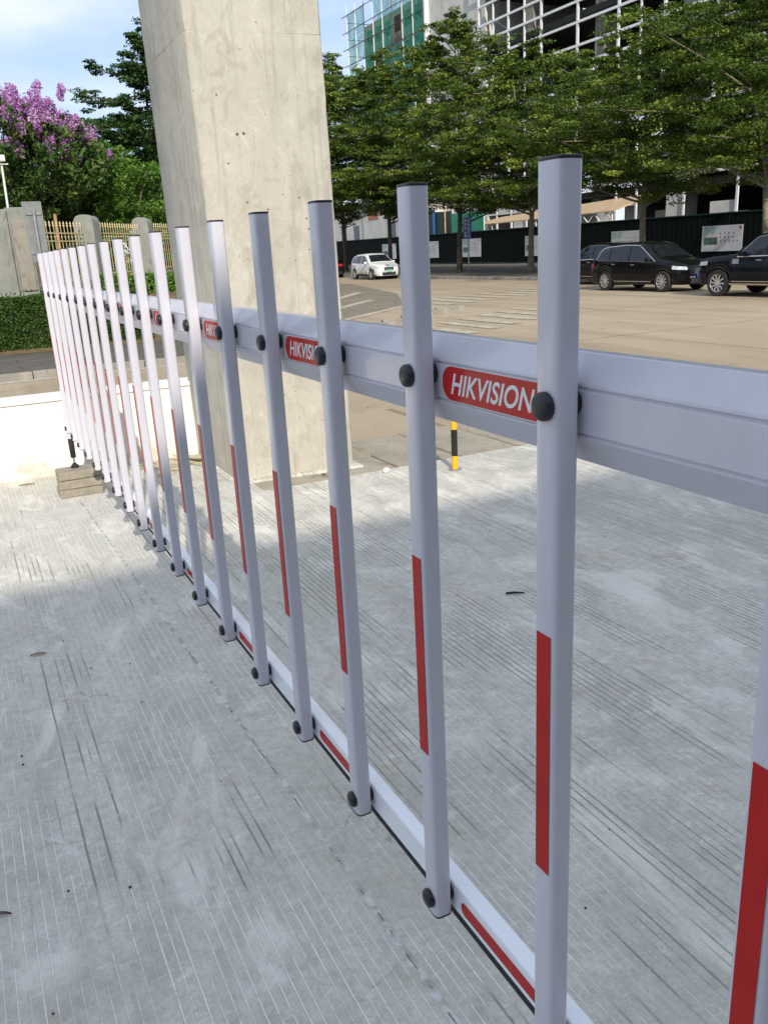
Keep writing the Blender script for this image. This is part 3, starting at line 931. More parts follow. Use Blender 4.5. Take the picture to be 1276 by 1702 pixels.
# ------------------------------------------------------------------ bollard
bo = empty('bollard', (4.80, -2.54, 0))
tag(bo, 'slim yellow and black banded steel bollard at the far edge of the drive', 'bollard')
zz = [0, 0.106, 0.306, 0.49, 0.66]
for k in range(4):
    mb = MB(); z0, z1 = zz[k], zz[k + 1]
    r = 0.0235 if k % 2 == 0 else 0.0232
    top = [(r, z1)] if k < 3 else [(r, z1 - .015), (r * .7, z1 - .004), (r * .2, z1)]
    mb.lathe([(r, z0)] + top, 20)
    mb.build('band', M['yellow'] if k % 2 == 0 else M['black_band'], bo, smooth=True)
mb = MB(); mb.lathe([(0.05, 0.0005), (0.05, 0.006), (0.024, 0.008)], 20); mb.build('base_flange', M['galv'], bo, smooth=True)

# ------------------------------------------------------------------ litter on the drive
def blob(name, m, loc, r, sq=(1, 1, 0.6), seed=0):
    rnd = random.Random(seed)
    bm = bmesh.new()
    bmesh.ops.create_icosphere(bm, subdivisions=2, radius=1.0)
    for v in bm.verts:
        k = 1 + rnd.uniform(-.18, .18)
        v.co = Vector((v.co.x * sq[0] * k, v.co.y * sq[1] * k, max(v.co.z, -0.6) * sq[2] * k)) * r
    zmin = min(v.co.z for v in bm.verts)
    for v in bm.verts: v.co.z -= zmin
    me = bpy.data.meshes.new(name)
    bm.to_mesh(me); bm.free()
    me.materials.append(m)
    me.shade_smooth()
    return link(name, me, None, loc)
tag(blob('stone', M['stone'], (5.03, -2.08, 0.0), 0.028, (1, 1, 0.9), 5), 'round white stone lying between the pillar and the bollard', 'stone')
for k, (x, y, r) in enumerate([(1.63, .60, .006), (1.56, .45, .007), (2.40, .66, .006), (2.34, .66, .007), (1.24, .68, .005), (2.55, .22, .006), (2.75, .12, .005),
                               (2.9, .2, .006), (2.68, .33, .005), (2.95, .35, .006), (3.1, .28, .005), (3.3, .42, .006), (1.9, .1, .004), (0.9, -.55, .005), (1.1, -.8, .004), (1.75, .83, .006)]):
    tag(blob('pebble', M['pebble'], (x, y, 0.0), r * .6, (1.2, .9, .7), 20 + k), 'tiny dark pebble lying on the concrete drive', 'pebble', 'dark grit on the drive')
def leaf_blade(name, m, a, b, w, lift_, label, cat):
    a, b = Vector(a), Vector(b)
    d = (b - a); n = Vector((-d.y, d.x, 0)).normalized() * w
    mb = MB(); vs = []; N = 8
    for i in range(N + 1):
        t = i / N
        p = a + d * t + Vector((0, 0, 0.003 + lift_ * math.sin(t * math.pi)))
        k = math.sin(math.pi * min(1, t * .93 + .05)) ** 0.7
        vs += [p + n * k + Vector((0, 0, .004)), p + Vector((0, 0, 0.001)), p - n * k + Vector((0, 0, .004)), p + n * k * .96 + Vector((0, 0, .0025)), p + Vector((0, 0, -0.0008)), p - n * k * .96 + Vector((0, 0, .0025))]
    fs = []
    for i in range(N):
        o, q = i * 6, i * 6 + 6
        fs += [(o, o + 1, q + 1, q), (o + 1, o + 2, q + 2, q + 1), (o + 3, q + 3, q + 4, o + 4), (o + 4, q + 4, q + 5, o + 5)]
    mb.add(vs, fs)
    o = mb.build(name, m, smooth=True)
    return tag(o, label, cat)
M['dead_leaf'] = plain('dry_yellow_leaf', (0.30, 0.22, 0.07), 0.7, var=0.3, scale=60)
M['brown_leaf'] = plain('brown_leaf', (0.11, 0.075, 0.06), 0.8, var=0.3, scale=60)
M['twig'] = plain('black_twig', (0.018, 0.015, 0.013), 0.8, var=0.3, scale=60)
leaf_blade('dead_leaf', M['dead_leaf'], (3.21, .565, 0), (3.2, .50, 0), .008, .004, 'dry yellow leaf lying on the shaded drive at left', 'leaf')
leaf_blade('dead_leaf', M['brown_leaf'], (1.635, .80, 0), (1.615, .742, 0), .006, .005, 'brown curled leaf at the left edge near the camera', 'leaf')
leaf_blade('dead_leaf', M['dead_leaf'], (6.42, .38, 0), (6.40, .27, 0), .012, .006, 'brown leaf at the foot of the white wall', 'leaf')
mb = MB(); mb.tube([(2.65, -1.515, .006), (2.63, -1.55, .009), (2.607, -1.592, .006)], [.005, .0055, .003], 7)
tag(mb.build('twig', M['twig'], smooth=True), 'short black twig on the drive beyond the slats', 'twig')
rs = random.Random(3)
for k in range(17):
    x, y = rs.uniform(5.95, 6.45), rs.uniform(-1.02, -0.62)
    a = rs.uniform(-0.9, 0.9) + 1.2
    L = rs.uniform(.10, .30)
    z = 0.006 + 0.010 * (k // 4)
    tilt = rs.uniform(-.1, .35)
    mb = MB()
    p, q = Vector((x, y, z)), Vector((x + L * math.cos(a), y + L * math.sin(a) * .8, z + L * abs(tilt) * .35))
    q.y = min(q.y, -0.2); q.x = min(q.x, 6.56)
    mid = (p + q) / 2 + Vector((rs.uniform(-.02, .02), rs.uniform(-.02, .02), .004))
    mb.tube([p, mid, q], [.005, .0065, .003], 6)
    tag(mb.build('dry_stick', M['dry'], smooth=True), 'dry straw-coloured stick in the heap beside the pillar foot', 'stick', 'heap of dry sticks')
bd = MB(); bd.tube([(6.05, -1.03, .02), (6.2, -1.0, .03), (6.36, -0.93, .02)], [.012, .016, .008], 7)
tag(bd.build('bark_piece', M['bark'], smooth=True), 'dark piece of bark against the base of the pillar', 'bark')

# ------------------------------------------------------------------ vegetation helpers
def leaf_arrays(cen, nrm, size, rng, aspect=0.5):
    """one folded-kite leaf per centre: returns verts (n*4,3), faces (n,4)"""
    n = len(cen)
    nrm = nrm / (np.linalg.norm(nrm, axis=1, keepdims=True) + 1e-9)
    t = rng.normal(size=(n, 3))
    t -= nrm * np.sum(t * nrm, 1, keepdims=True)
    t /= (np.linalg.norm(t, axis=1, keepdims=True) + 1e-9)
    b = np.cross(nrm, t)
    L = size * rng.uniform(0.65, 1.3, (n, 1))
    W = L * aspect
    v = np.stack([cen - t * L * 0.5, cen + b * W * 0.5 - t * L * 0.05 + nrm * L * 0.07, cen + t * L * 0.5, cen - b * W * 0.5 - t * L * 0.05 + nrm * L * 0.07], 1)
    return v.reshape(-1, 3), np.arange(n * 4).reshape(-1, 4)

def clump_leaves(clumps, radii, per, size, rng, up=1.2, aspect=0.5, spread=0.55):
    """clumps (k,3), radii (k,3): leaves spread through each clump's volume"""
    k = len(clumps)
    d = rng.normal(size=(k, per, 3))
    d /= np.linalg.norm(d, axis=2, keepdims=True)
    r = rng.uniform(0.25, 1.0, (k, per, 1)) ** 0.6
    cen = clumps[:, None, :] + d * r * radii[:, None, :]
    nr = rng.normal(size=(k, per, 3)) * spread
    nr[..., 2] += up
    nr += d * 0.5
    rnd = np.clip(rng.uniform(0, 1, (k, 1)) ** 1.3 * 0.68 + rng.uniform(0, 1, (k, per)) * 0.36, 0, 1)
    v, f = leaf_arrays(cen.reshape(-1, 3), nr.reshape(-1, 3), size, rng, aspect)
    return v, f, rnd.ravel()

def layered_tree(name, label, loc, H, z0, R, seed, levels=7, mat='leaf', bark='bark', per=64, size=0.17, lean=(0, 0), cone=0.36, trunk_r=0.17, group=None, shoots=14, dens=4.7, fill=70):
    rng = np.random.default_rng(seed)
    rnd = random.Random(seed)
    t = empty(name, loc)
    tag(t, label, 'tree', group)
    mb = MB()
    path = []
    for i in range(9):
        f = i / 8
        path.append(Vector((lean[0] * f + 0.10 * math.sin(f * 5 + seed), lean[1] * f + 0.10 * math.cos(f * 4 + seed), H * 0.93 * f)))
    mb.tube(path, [trunk_r * (1.25 if i == 0 else (1 - i / 8) ** 0.8 + 0.06) for i in range(9)], 10)
    def trunk_at(z):
        f = min(max(z / (H * 0.93), 0), 1) * 8
        i = min(int(f), 7)
        return path[i].lerp(path[i + 1], f - i)
    cl, cr = [], []
    for lv in range(levels):
        f = lv / (levels - 1)
        z = z0 + (H - z0 - 0.6) * f
        r = R * ((1 - f) ** cone * 0.92 + 0.10) * (0.78 if lv == 0 else 1.0)
        nb = max(4, int(9 - 3 * f))
        ph = rnd.uniform(0, 6.28)
        for b in range(nb):
            a = ph + 2 * math.pi * (b + rnd.uniform(-.28, .28)) / nb
            L = r * rnd.uniform(0.55, 1.14) * (1 + .22 * math.sin(2 * a + seed) * (1 - f * .5))
            zb = z + rnd.uniform(-.75, .75)
            p0 = trunk_at(max(zb - 0.35 * L * 0.45, z0 * 0.62))
            rise = rnd.uniform(-0.06, 0.30) * L
            p1 = p0.lerp(Vector((p0.x + L * math.cos(a) * .5, p0.y + L * math.sin(a) * .5, zb + rise * .3)), 1.0)
            p2 = Vector((p0.x + L * math.cos(a), p0.y + L * math.sin(a), zb + rise))
            mb.tube([p0, p1, p2], [trunk_r * .36 * (1.1 - f * .6), trunk_r * .20 * (1.1 - f * .6), 0.012], 5, caps=False)
            nk = max(4, int(L * dens))
            for k in range(nk):
                q = rnd.uniform(0.22, 1.04)
                w = 0.24 * L * (0.35 + q)
                px = p0.lerp(p1, q / .5) if q < .5 else p1.lerp(p2, (q - .5) / .5)
                c = (px.x + rnd.gauss(0, w * .7), px.y + rnd.gauss(0, w * .7), px.z + rnd.gauss(0, .13) + 0.10)
                cl.append(c)
                s = rnd.uniform(0.42, 0.76) * (1.0 - .25 * f)
                cr.append((s, s, s * rnd.uniform(.18, .36)))
    for k in range(fill):                                   # clumps through the inside of the crown
        f = rnd.random() ** 1.2
        a, q = rnd.uniform(0, 6.28), math.sqrt(rnd.random()) * R * ((1 - f) ** cone * .8 + .1)
        p = trunk_at(z0 + (H - z0) * f)
        s = rnd.uniform(.4, .75)
        cl.append((p.x + q * math.cos(a), p.y + q * math.sin(a), z0 + .2 + (H - z0 - .8) * f)); cr.append((s, s, s * .45))
    for k in range(shoots):                                 # upright young shoots above the crown
        a, rr = rnd.uniform(0, 6.28), rnd.uniform(0, R * 0.62)
        b = trunk_at(H * 0.86) + Vector((rr * math.cos(a), rr * math.sin(a), -(rr / R) ** 1.5 * (H - z0) * .55))
        top = b + Vector((rnd.uniform(-.3, .3), rnd.uniform(-.3, .3), rnd.uniform(1.0, 2.1)))
        mb.tube([b, top], [.03, .01], 5, caps=False)
        for i in range(4):
            p = b.lerp(top, .4 + i * .2)
            for s2 in range(3):
                cl.append((p.x + rnd.uniform(-.4, .4), p.y + rnd.uniform(-.4, .4), p.z)); cr.append((.26, .26, .12))
    v, f, at = clump_leaves(np.array(cl), np.array(cr), per, size, rng)
    mb.build('trunk', M[bark], t, smooth=True)
    link('crown', fast_mesh('crown', v, f, M[mat], at), t)
    return t

def dome_tree(name, label, cat, loc, H, z0, R, seed, mat, nclump, per, size, bark='bark', aspect=0.5, flat=0.75, up=0.9, trunk=True, shell=0.55, bump_n=9, group=None):
    rng = np.random.default_rng(seed)
    rnd = random.Random(seed)
    t = empty(name, loc)
    tag(t, label, cat, group)
    d = rng.normal(size=(nclump, 3)); d /= np.linalg.norm(d, axis=1, keepdims=True)
    lob = rng.normal(size=(bump_n, 3)); lob /= np.linalg.norm(lob, axis=1, keepdims=True)
    amp = 1 + 0.34 * np.max(np.clip((d @ lob.T) - 0.72, 0, 1) / 0.28, axis=1) - 0.10
    r = (shell + (1 - shell) * rng.uniform(0, 1, nclump) ** 0.7) * amp
    cz = (H + z0) / 2
    cl = np.stack([d[:, 0] * r * R, d[:, 1] * r * R, cz + d[:, 2] * r * (H - z0) / 2], 1)
    s = rng.uniform(0.24, 0.46, nclump) * (R / 3.0) ** 0.35
    v, f, at = clump_leaves(cl, np.stack([s, s, s * flat], 1), per, size, rng, up, aspect, 0.7)
    if trunk:
        mb = MB()
        for k in range(4):
            a = k * 1.57 + 0.4
            mb.tube([(0.08 * math.cos(a), 0.08 * math.sin(a), 0), (0.3 * math.cos(a), 0.3 * math.sin(a), z0 + .3), (R * .5 * math.cos(a), R * .5 * math.sin(a), cz), (R * .7 * math.cos(a + .3), R * .7 * math.sin(a + .3), H * .85)], [.10, .075, .05, .02], 7)
        mb.build('trunk', M[bark], t, smooth=True)
    link('crown', fast_mesh('crown', v, f, M[mat], at), t)
    return t, cl, d

def hedge(name, label, x0, x1, y0, y1, zb, zt, seed, mat, n, size, wave=0.06):
    """clipped hedge: dense leaf shell round a dark twiggy core"""
    rng = np.random.default_rng(seed)
    t = empty(name, ((x0 + x1) / 2, (y0 + y1) / 2, 0))
    tag(t, label, 'hedge')
    ox, oy = (x0 + x1) / 2, (y0 + y1) / 2
    hx, hy = (x1 - x0) / 2, (y1 - y0) / 2
    A = np.array([2 * hy * (zt - zb), 2 * hx * 2 * hy, 2 * hx * (zt - zb) * 2])
    pick = rng.choice(3, n, p=A / A.sum())
    x = rng.uniform(-hx, hx, n); y = rng.uniform(-hy, hy, n); z = rng.uniform(0, 1, n)
    dep = np.abs(rng.normal(0, 0.07, n))
    nr = np.zeros((n, 3))
    m = pick == 0; x[m] = -hx + dep[m]; nr[m, 0] = -1; nr[m, 2] = .6
    m = pick == 1; z[m] = 1; nr[m, 2] = 1
    m = pick == 2; sg = np.where(rng.uniform(size=n) < .5, -1, 1); y[m] = sg[m] * (hy - dep[m]); nr[m, 1] = sg[m]; nr[m, 2] = .5
    zz = zb + z * (zt - zb) - np.where(pick == 1, dep, 0)
    wv = np.sin(y * 1.9 + seed) * np.cos(y * .83 + zz * 2.1) * wave + np.sin(y * 5.3 + zz * 4.1) * wave * .5
    x = x + np.where(pick == 0, wv, 0); zz = zz + np.where(pick == 1, wv, 0)
    zz += np.where((pick == 1) & (rng.uniform(size=n) < .05), rng.uniform(0, .14, n), 0)
    nr += rng.normal(size=(n, 3)) * .75
    v, f = leaf_arrays(np.stack([x, y, zz], 1), nr, size, rng, .55)
    mb = MB(); mb.box(-hx + .14, hx - .02, -hy + .12, hy - .12, zb - .1, zt - .14)
    mb.build('twig_core', M['leaf_core'], t)
    link('foliage', fast_mesh('foliage', v, f, M[mat], rng.uniform(0, 1, n)), t)
    return t
M['leaf_core'] = plain('shaded_inner_twigs', (0.02, 0.026, 0.012), 0.95, var=0.4, scale=12, bump=0.8)

# ------------------------------------------------------------------ street trees on the far pavement
GT = 'street trees along the far pavement'
layered_tree('street_tree', 'spreading street tree at the right edge above the dark off-roader', (25.6, -30.5, -.25), 12.4, 4.7, 6.8, 11, levels=7, lean=(.3, .2), group=GT, bark='bark_pale', per=84, size=.15)
layered_tree('street_tree', 'street tree with a pale trunk behind the black parked car', (32.8, -30.5, -.25), 10.6, 4.3, 6.6, 12, levels=7, group=GT, bark='bark_pale', per=84, size=.15)
layered_tree('street_tree', 'street tree whose trunk stands behind the second nearest tall slat', (42.1, -30.6, -.25), 12.2, 4.3, 6.6, 13, levels=8, group=GT, bark='bark_pale', per=76, size=.16)
layered_tree('street_tree', 'tall street tree beside the blue sign post', (49.9, -30.4, -.25), 15.3, 4.5, 6.6, 14, levels=9, group=GT, per=70, size=.17)
layered_tree('street_tree', 'street tree just right of the white car', (60.5, -30.5, -.25), 15.2, 4.7, 6.6, 15, levels=9, group=GT, per=64, size=.19)
layered_tree('street_tree', 'street tree left of the white car, beside the pillar edge', (69.0, -30.5, -.25), 16.6, 4.8, 6.6, 16, levels=9, group=GT, per=60, size=.20)
layered_tree('street_tree', 'far street tree showing between the pillar and the scaffolded block', (78.0, -30.5, -.25), 17.8, 5.0, 6.4, 17, levels=8, group=GT, per=50, size=.22)

# ------------------------------------------------------------------ left side: hedges, railing, posts, trees
hedge('clipped_hedge', 'clipped dark green hedge on the bank at far left behind the slats', 20.25, 21.25, -3.6, 9.0, -0.28, 0.98, 31, 'leaf_hedge', 90000, .058, wave=.035)
hedge('low_hedge', 'lower bright hedge in front of the cream railing', 22.6, 23.5, -6.4, -3.0, 0.55, 1.28, 32, 'leaf_bush', 12000, .085)

def shaped_post(name, label, loc, rz, wx, wy, z0, z1, seed):
    t = empty(name, loc, rz)
    tag(t, label, 'post')
    def arch(w, n=12):
        pts = [(-w / 2, z0), (w / 2, z0)]
        r = w / 2
        for k in range(n + 1):
            a = math.pi * k / n
            pts.append((r * math.copysign(abs(math.cos(a)) ** .8, math.cos(a)), z1 - r * .85 + r * .85 * math.sin(a) ** .8))
        return pts
    mb = MB(); mb.prism([(x, z) for x, z in arch(wy)], 'x', -wx / 2, 0.0)
    mb.build('front_half', M['post'], t, bevel=.02)
    mb = MB(); mb.prism([(x, z - .02) for x, z in arch(wy * .93)], 'x', 0.003, wx / 2)
    mb.build('rear_half', M['post'], t, bevel=.02)
    return t
FA = math.atan2(-7.64 + 3.67, 34.15 - 29.05)
shaped_post('railing_post', 'round-topped concrete railing post left of the clipped bush', (28.3, -3.62, 0), -.55, .62, .62, .6, 3.03, 1)
shaped_post('railing_post', 'round-topped concrete railing post nearest the pillar', (31.8, -6.02, 0), -.55, .56, .60, .6, 3.06, 2)

# cream iron railing, one section per bay
def railing(label, a, b, zb, zt, n):
    a, b = Vector((*a, 0)), Vector((*b, 0))
    d = (b - a); L = d.length; ang = math.atan2(d.y, d.x)
    t = empty('iron_railing', (a.x, a.y, 0), ang)
    tag(t, label, 'railing')
    mb = MB(); mb.box(0, L, -.12, .12, zb - .7, zb + .04); mb.build('plinth', M['post'], t, bevel=.01)
    for z in (zb + .16, zt - .34, zt - .56):
        mb = MB(); mb.box(0, L, -.014, .014, z - .018, z + .018); mb.build('rail', M['picket'], t)
    pk = MB()
    pk.tube([(0, 0, zb + .04), (0, 0, zt - .16)], [.0105, .0105], 6)
    pk.lathe([(.013, zt - .17), (.030, zt - .13), (.014, zt - .10), (.028, zt - .075), (.003, zt)], 6)
    pk.lathe([(.013, zt - .47), (.034, zt - .45), (.013, zt - .43)], 6)
    me = pk.mesh('picket', M['picket'], smooth=True)
    for k in range(n):
        link('picket', me, t, ((k + .5) * L / n, 0, 0))
    return t
railing('cream spear-topped iron railing beside the grey sign back', (25.2, -1.35), (28.05, -3.42), 1.08, 2.82, 18)
railing('cream spear-topped iron railing between the two round-topped posts', (28.55, -3.85), (31.55, -5.82), 1.10, 2.84, 19)
railing('cream spear-topped iron railing between a round-topped post and the pillar', (32.05, -6.2), (36.3, -9.3), 1.15, 2.90, 28)

# gate post with a recessed panel
gp = empty('gate_post', (21.9, -0.95, 0), 0.06)
tag(gp, 'broad grey concrete gate post with recessed panel at the left edge', 'post')
mb = MB(); mb.box(-.2, .5, .05, .62, .3, 2.88); mb.build('shaft', M['post'], gp, bevel=.02)
mb = MB(); mb.box(-.12, .5, -.42, .047, .3, 2.92); mb.build('side_pier', M['post'], gp, bevel=.02)
mb = MB(); mb.box(-.165, -.121, -.36, -.02, 1.05, 2.62); mb.build('raised_panel', M['kerb'], gp, bevel=.012)
mb = MB(); mb.box(-.26, .55, -.46, .66, .25, .95); mb.build('plinth', M['post'], gp, bevel=.02)

# back of a road sign on its pole
sg = empty('road_sign', (20.9, -1.42, 0), 0.12)
tag(sg, 'back of a grey sheet metal road sign on a thin pole', 'sign')
mb = MB(); mb.prism([(-.20, 1.78), (-.12, 1.66), (.20, 1.70), (.22, 2.98), (-.20, 2.98)], 'x', 0.02, 0.028)
pnl = mb.build('sign_panel', M['sign_back'], sg, bevel=.003)
for z in (1.88, 2.72):
    mb = MB(); mb.box(-.005, .018, -.17, .17, z - .022, z + .022); mb.build('bracket', M['galv'], sg)
mb = MB(); mb.tube([(-.035, 0, -.3), (-.035, 0, 2.80)], .032, 12); mb.build('pole', M['galv'], sg, smooth=True)

# slim white lamp post
lp = empty('lamp_post', (22.9, -1.06, 0))
tag(lp, 'slim white lamp post with a small floodlight at the left edge', 'lamp')
mb = MB(); mb.tube([(0, .05, .4), (0, .02, 2.4), (0, -.02, 3.95)], [.035, .03, .025], 10); mb.build('pole', M['lamp_white'], lp, smooth=True)
mb = MB(); mb.tube([(-.05, .16, 3.95), (-.05, -.16, 3.95)], .018, 8); mb.build('arm', M['lamp_white'], lp, smooth=True)
mb = MB(); mb.box(-.15, -.02, -.11, .05, 4.0, 4.15)
hd_ = mb.build('floodlight', M['lamp_white'], lp, bevel=.02)
mb = MB(); mb.box(-.16, -.152, -.09, .03, 4.02, 4.13); mb.build('lens', M['lamp_glass'], hd_)

# trees behind the railing
t, cl, d = dome_tree('flowering_tree', 'purple flowering tree at far left', 'tree', (36.6, -2.7, .6), 6.75, 2.8, 3.6, 41, 'leaf_myrtle', 480, 46, .26, aspect=.36, up=.35, flat=.9)
rng = np.random.default_rng(5)
top = (d[:, 2] > -0.15) & (cl[:, 2] > 4.3)
pc = cl[top] * np.array([1.04, 1.04, 1.0]) + np.array([0, 0, .12])
seeds = pc[rng.permutation(len(pc))[:16]]
near = np.min(np.linalg.norm(pc[:, None] - seeds[None], axis=2), axis=1)
pc = pc[near < 0.95]
pc = np.concatenate([pc, pc + rng.normal(0, .22, pc.shape) + np.array([0, 0, .12])])
spike = pc[pc[:, 2] > np.quantile(pc[:, 2], .8)] + np.array([0, 0, .18]) + rng.normal(0, .15, (int((pc[:, 2] > np.quantile(pc[:, 2], .8)).sum()), 3))
pc = np.concatenate([pc, spike])
pr_ = rng.uniform(.12, .26, len(pc))
v, f, at = clump_leaves(pc, np.stack([pr_, pr_, pr_ * 1.5], 1), 120, .08, rng, .3, .9, 1.0)
link('blossom', fast_mesh('blossom', v, f, M['flower'], at), t)
layered_tree('dark_tree', 'tall dark pointed tree left of the pillar', (53.0, -11.6, .6), 13.4, 3.0, 6.3, 42, levels=10, mat='leaf_dark', per=70, size=.22, cone=.8, trunk_r=.2, shoots=4)
dome_tree('round_bush', 'rounded bright green bush behind the cream railing', 'bush', (37.6, -6.5, .8), 5.0, .3, 2.0, 43, 'leaf_bush', 420, 60, .13, up=.8)
dome_tree('round_bush', 'low dark bush under the flowering tree', 'bush', (38.5, -3.9, .8), 3.5, .2, 2.0, 44, 'leaf_dark', 300, 54, .16)
dome_tree('round_bush', 'small bright bush between the round bush and the pillar', 'bush', (37.8, -9.0, .8), 3.1, .2, 1.3, 45, 'leaf_bush', 200, 54, .13)
dome_tree('shade_tree', 'dense shade tree filling the gap behind the railing', 'tree', (46.0, -5.2, .8), 7.2, .8, 3.8, 46, 'leaf_dark', 460, 54, .24)
dome_tree('shade_tree', 'dense shade tree behind the flowering tree at the left edge', 'tree', (44.0, 1.2, .8), 7.6, .8, 4.2, 47, 'leaf_dark', 460, 54, .24)
dome_tree('shade_tree', 'dense shade tree mostly hidden behind the pillar', 'tree', (50.0, -14.2, .6), 8.0, .8, 4.0, 48, 'leaf_dark', 420, 54, .24)
mb = MB(); mb.tube([(0, 0, .5), (.02, .05, 1.6), (.05, .02, 2.75)], [.075, .065, .055], 9)
ts = mb.build('bare_trunk', M['orange_bark'] if 'orange_bark' in M else plain('orange_bark', (.34, .19, .08), .9, var=.3, scale=8, bump=.5), smooth=True)
ts.location = (29.6, -2.9, .4)
tag(ts, 'orange-brown bare trunk behind the cream railing', 'trunk')

# ------------------------------------------------------------------ site hoarding with posters
ho = empty('site_hoarding', (0, -42, -.215))
tag(ho, 'long dark green site hoarding with pale posters behind the parked cars', 'hoarding')
pn = MB(); pn.box(0, 2.97, -.03, 0, 0, 2.78)
for k in range(7):
    pn.box(.18 + k * .42, .30 + k * .42, 0, .022, .06, 2.72)
pn_me = pn.mesh('panel', M['hoard'])
for k in range(30):
    link('panel', pn_me, ho, (20 + k * 3.0, 0, 0))
for z in (.05, 2.74):
    mb = MB(); mb.box(20, 110, .024, .07, z, z + .07); mb.build('rail', M['rail_green'], ho)
for i, (u1, u0, z0, z1) in enumerate([(40.0, 36.9, .35, 1.85), (48.3, 45.2, .35, 1.85), (58.6, 55.5, .35, 1.9), (68.3, 65.2, .4, 1.95), (75.7, 72.6, .4, 1.92), (84.5, 81.4, .4, 1.92), (30.5, 27.4, .35, 1.85)]):
    w, h = u1 - u0, z1 - z0
    mb = MB(); mb.box(-w / 2, w / 2, 0, .03, 0, h)
    p = mb.build('poster', M['poster'], ho); p.location = ((u0 + u1) / 2, .03, z0 + .215)
    # seen from the street, the left of the print is at +x
    mb = MB(); mb.box(w * .10, w * .44, .031, .034, h * .26, h * .55); mb.build('picture', M['poster_pic'], p)
    mb = MB(); mb.prism([(w * .48, h * .62), (w * .32, h * .72), (w * .22, h * .66), (w * .12, h * .93), (w * .05, h * .97), (w * .18, h * .97), (w * .48, h * .97)], 'y', .031, .0335)
    mb.build('mountain', M['poster_mount'], p)
    mb = MB(); mb.prism(rounded_rect(.16, .16, .05, 4), 'y', .031, .0345)
    for q in range(len(mb.v)): mb.v[q] = (mb.v[q][0] - w * .44, mb.v[q][1], mb.v[q][2] + h * .89)
    mb.build('badge', M['poster_red'], p)
    mb = MB(); rr = random.Random(i)
    for row, nch in enumerate((4, 4, 5)):
        for c in range(nch):
            cx = w * .03 - c * w * .105 - (.02 if row == 2 else 0)
            cz = h * (.70 - row * .15)
            for s in range(4):
                if rr.random() < .5:
                    zz_ = cz + rr.uniform(-.05, .05); mb.box(cx - .06, cx + rr.uniform(.02, .06), .031, .034 + s * .0003, zz_ - .008, zz_ + .008)
                else:
                    xx = cx + rr.uniform(-.05, .05); mb.box(xx - .009, xx + .009, .031, .0355 + s * .0003, cz - .06, cz + rr.uniform(.02, .06))
    mb.build('lettering', M['poster_red'], p)

# ------------------------------------------------------------------ building shell behind the hoarding
sb = empty('site_building', (0, -50, -.2))
tag(sb, 'unfinished dark building shell with white steel window grid behind the trees', 'building')
def part(name, m, x0, x1, y0, y1, z0, z1, parent=sb, bevel=0):
    mb = MB(); mb.box(x0, x1, y0, y1, z0, z1); return mb.build(name, M[m], parent, bevel=bevel)
U0, U1 = 27.5, 77.5
for k in range(21):
    u = U1 - k * 2.5
    if k % 2 and not (k in (1, 3) or k in (9, 15)): continue
    w = .11 if k % 2 == 0 else .075
    part('mullion', 'frame_white', u - w, u + w, -.16, -.012 if k % 2 == 0 else -.03, 5.95, 30.0)
for z in (5.9, 7.5, 9.1, 10.7, 12.3, 13.9, 15.7, 17.1, 18.85, 20.4, 21.75, 23.4, 25.0, 26.6, 28.2):
    part('transom', 'frame_white', U0, U1 + .1, -.14, .0, z - .10, z + .10)
for u in (77.4, 74.9, 72.4, 69.9, 67.4, 64.9, 62.4, 57.4, 55.0, 49.9, 44.9):
    part('mullion', 'frame_white', u - .09, u + .09, -.30, -.18, 0, 5.8)
for z in (2.9, 4.4):
    part('transom', 'frame_white', 55.0, U1, -.32, -.19, z - .07, z + .07)
for u, z, w, h in [(57.6, 3.0, 2.2, 1.3), (65.1, 3.0, 2.1, 1.3), (70.1, 2.9, 2.1, 2.8), (72.6, 4.5, 2.1, 1.2), (50.2, 2.4, 1.6, 2.6), (45.2, 2.2, 2.2, 1.6), (37.5, 2.5, 2.6, 2.0)]:
    part('infill_panel', 'plaster', u, u + w, -.45, -.34, z, z + h)
for z in (5.55, 10.35, 15.15, 19.95, 24.75, 29.6):
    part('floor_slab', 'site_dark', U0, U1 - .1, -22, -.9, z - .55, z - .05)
for u in (31.7, 41.7, 51.7, 61.6, 71.5):
    for z0, z1 in ((0, 5.0), (5.5, 9.8), (10.3, 14.6), (15.1, 19.4), (19.9, 24.2), (24.7, 29.0)):
        part('column', 'site_conc', u - .62, u + .62, -2.9, -1.7, z0, z1)
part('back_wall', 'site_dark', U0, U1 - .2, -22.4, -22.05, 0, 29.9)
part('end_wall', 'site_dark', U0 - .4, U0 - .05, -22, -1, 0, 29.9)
rr = random.Random(9)
for k in range(10):                                         # half-built panels and braces in the grid
    u = U1 - rr.randint(1, 16) * 2.5 + .1
    z = rr.choice([5.95, 10.7, 15.7, 20.4])
    mb = MB(); mb.tube([(u, -.3, z), (u + 2.2, -.3, z + 1.4)], .035, 6); mb.build('brace', M['galv'], sb)
for u, z, w, h in [(63.0, 2.2, 2.4, 2.2), (46.5, 0.2, 2.0, 2.9), (54.5, 0.2, 1.4, 3.4), (57.5, 2.6, 2.1, 1.6), (66.5, 3.0, 1.6, 1.4)]:
    part('infill_panel', 'plaster', u, u + w, -3.4, -3.2, z, z + h)

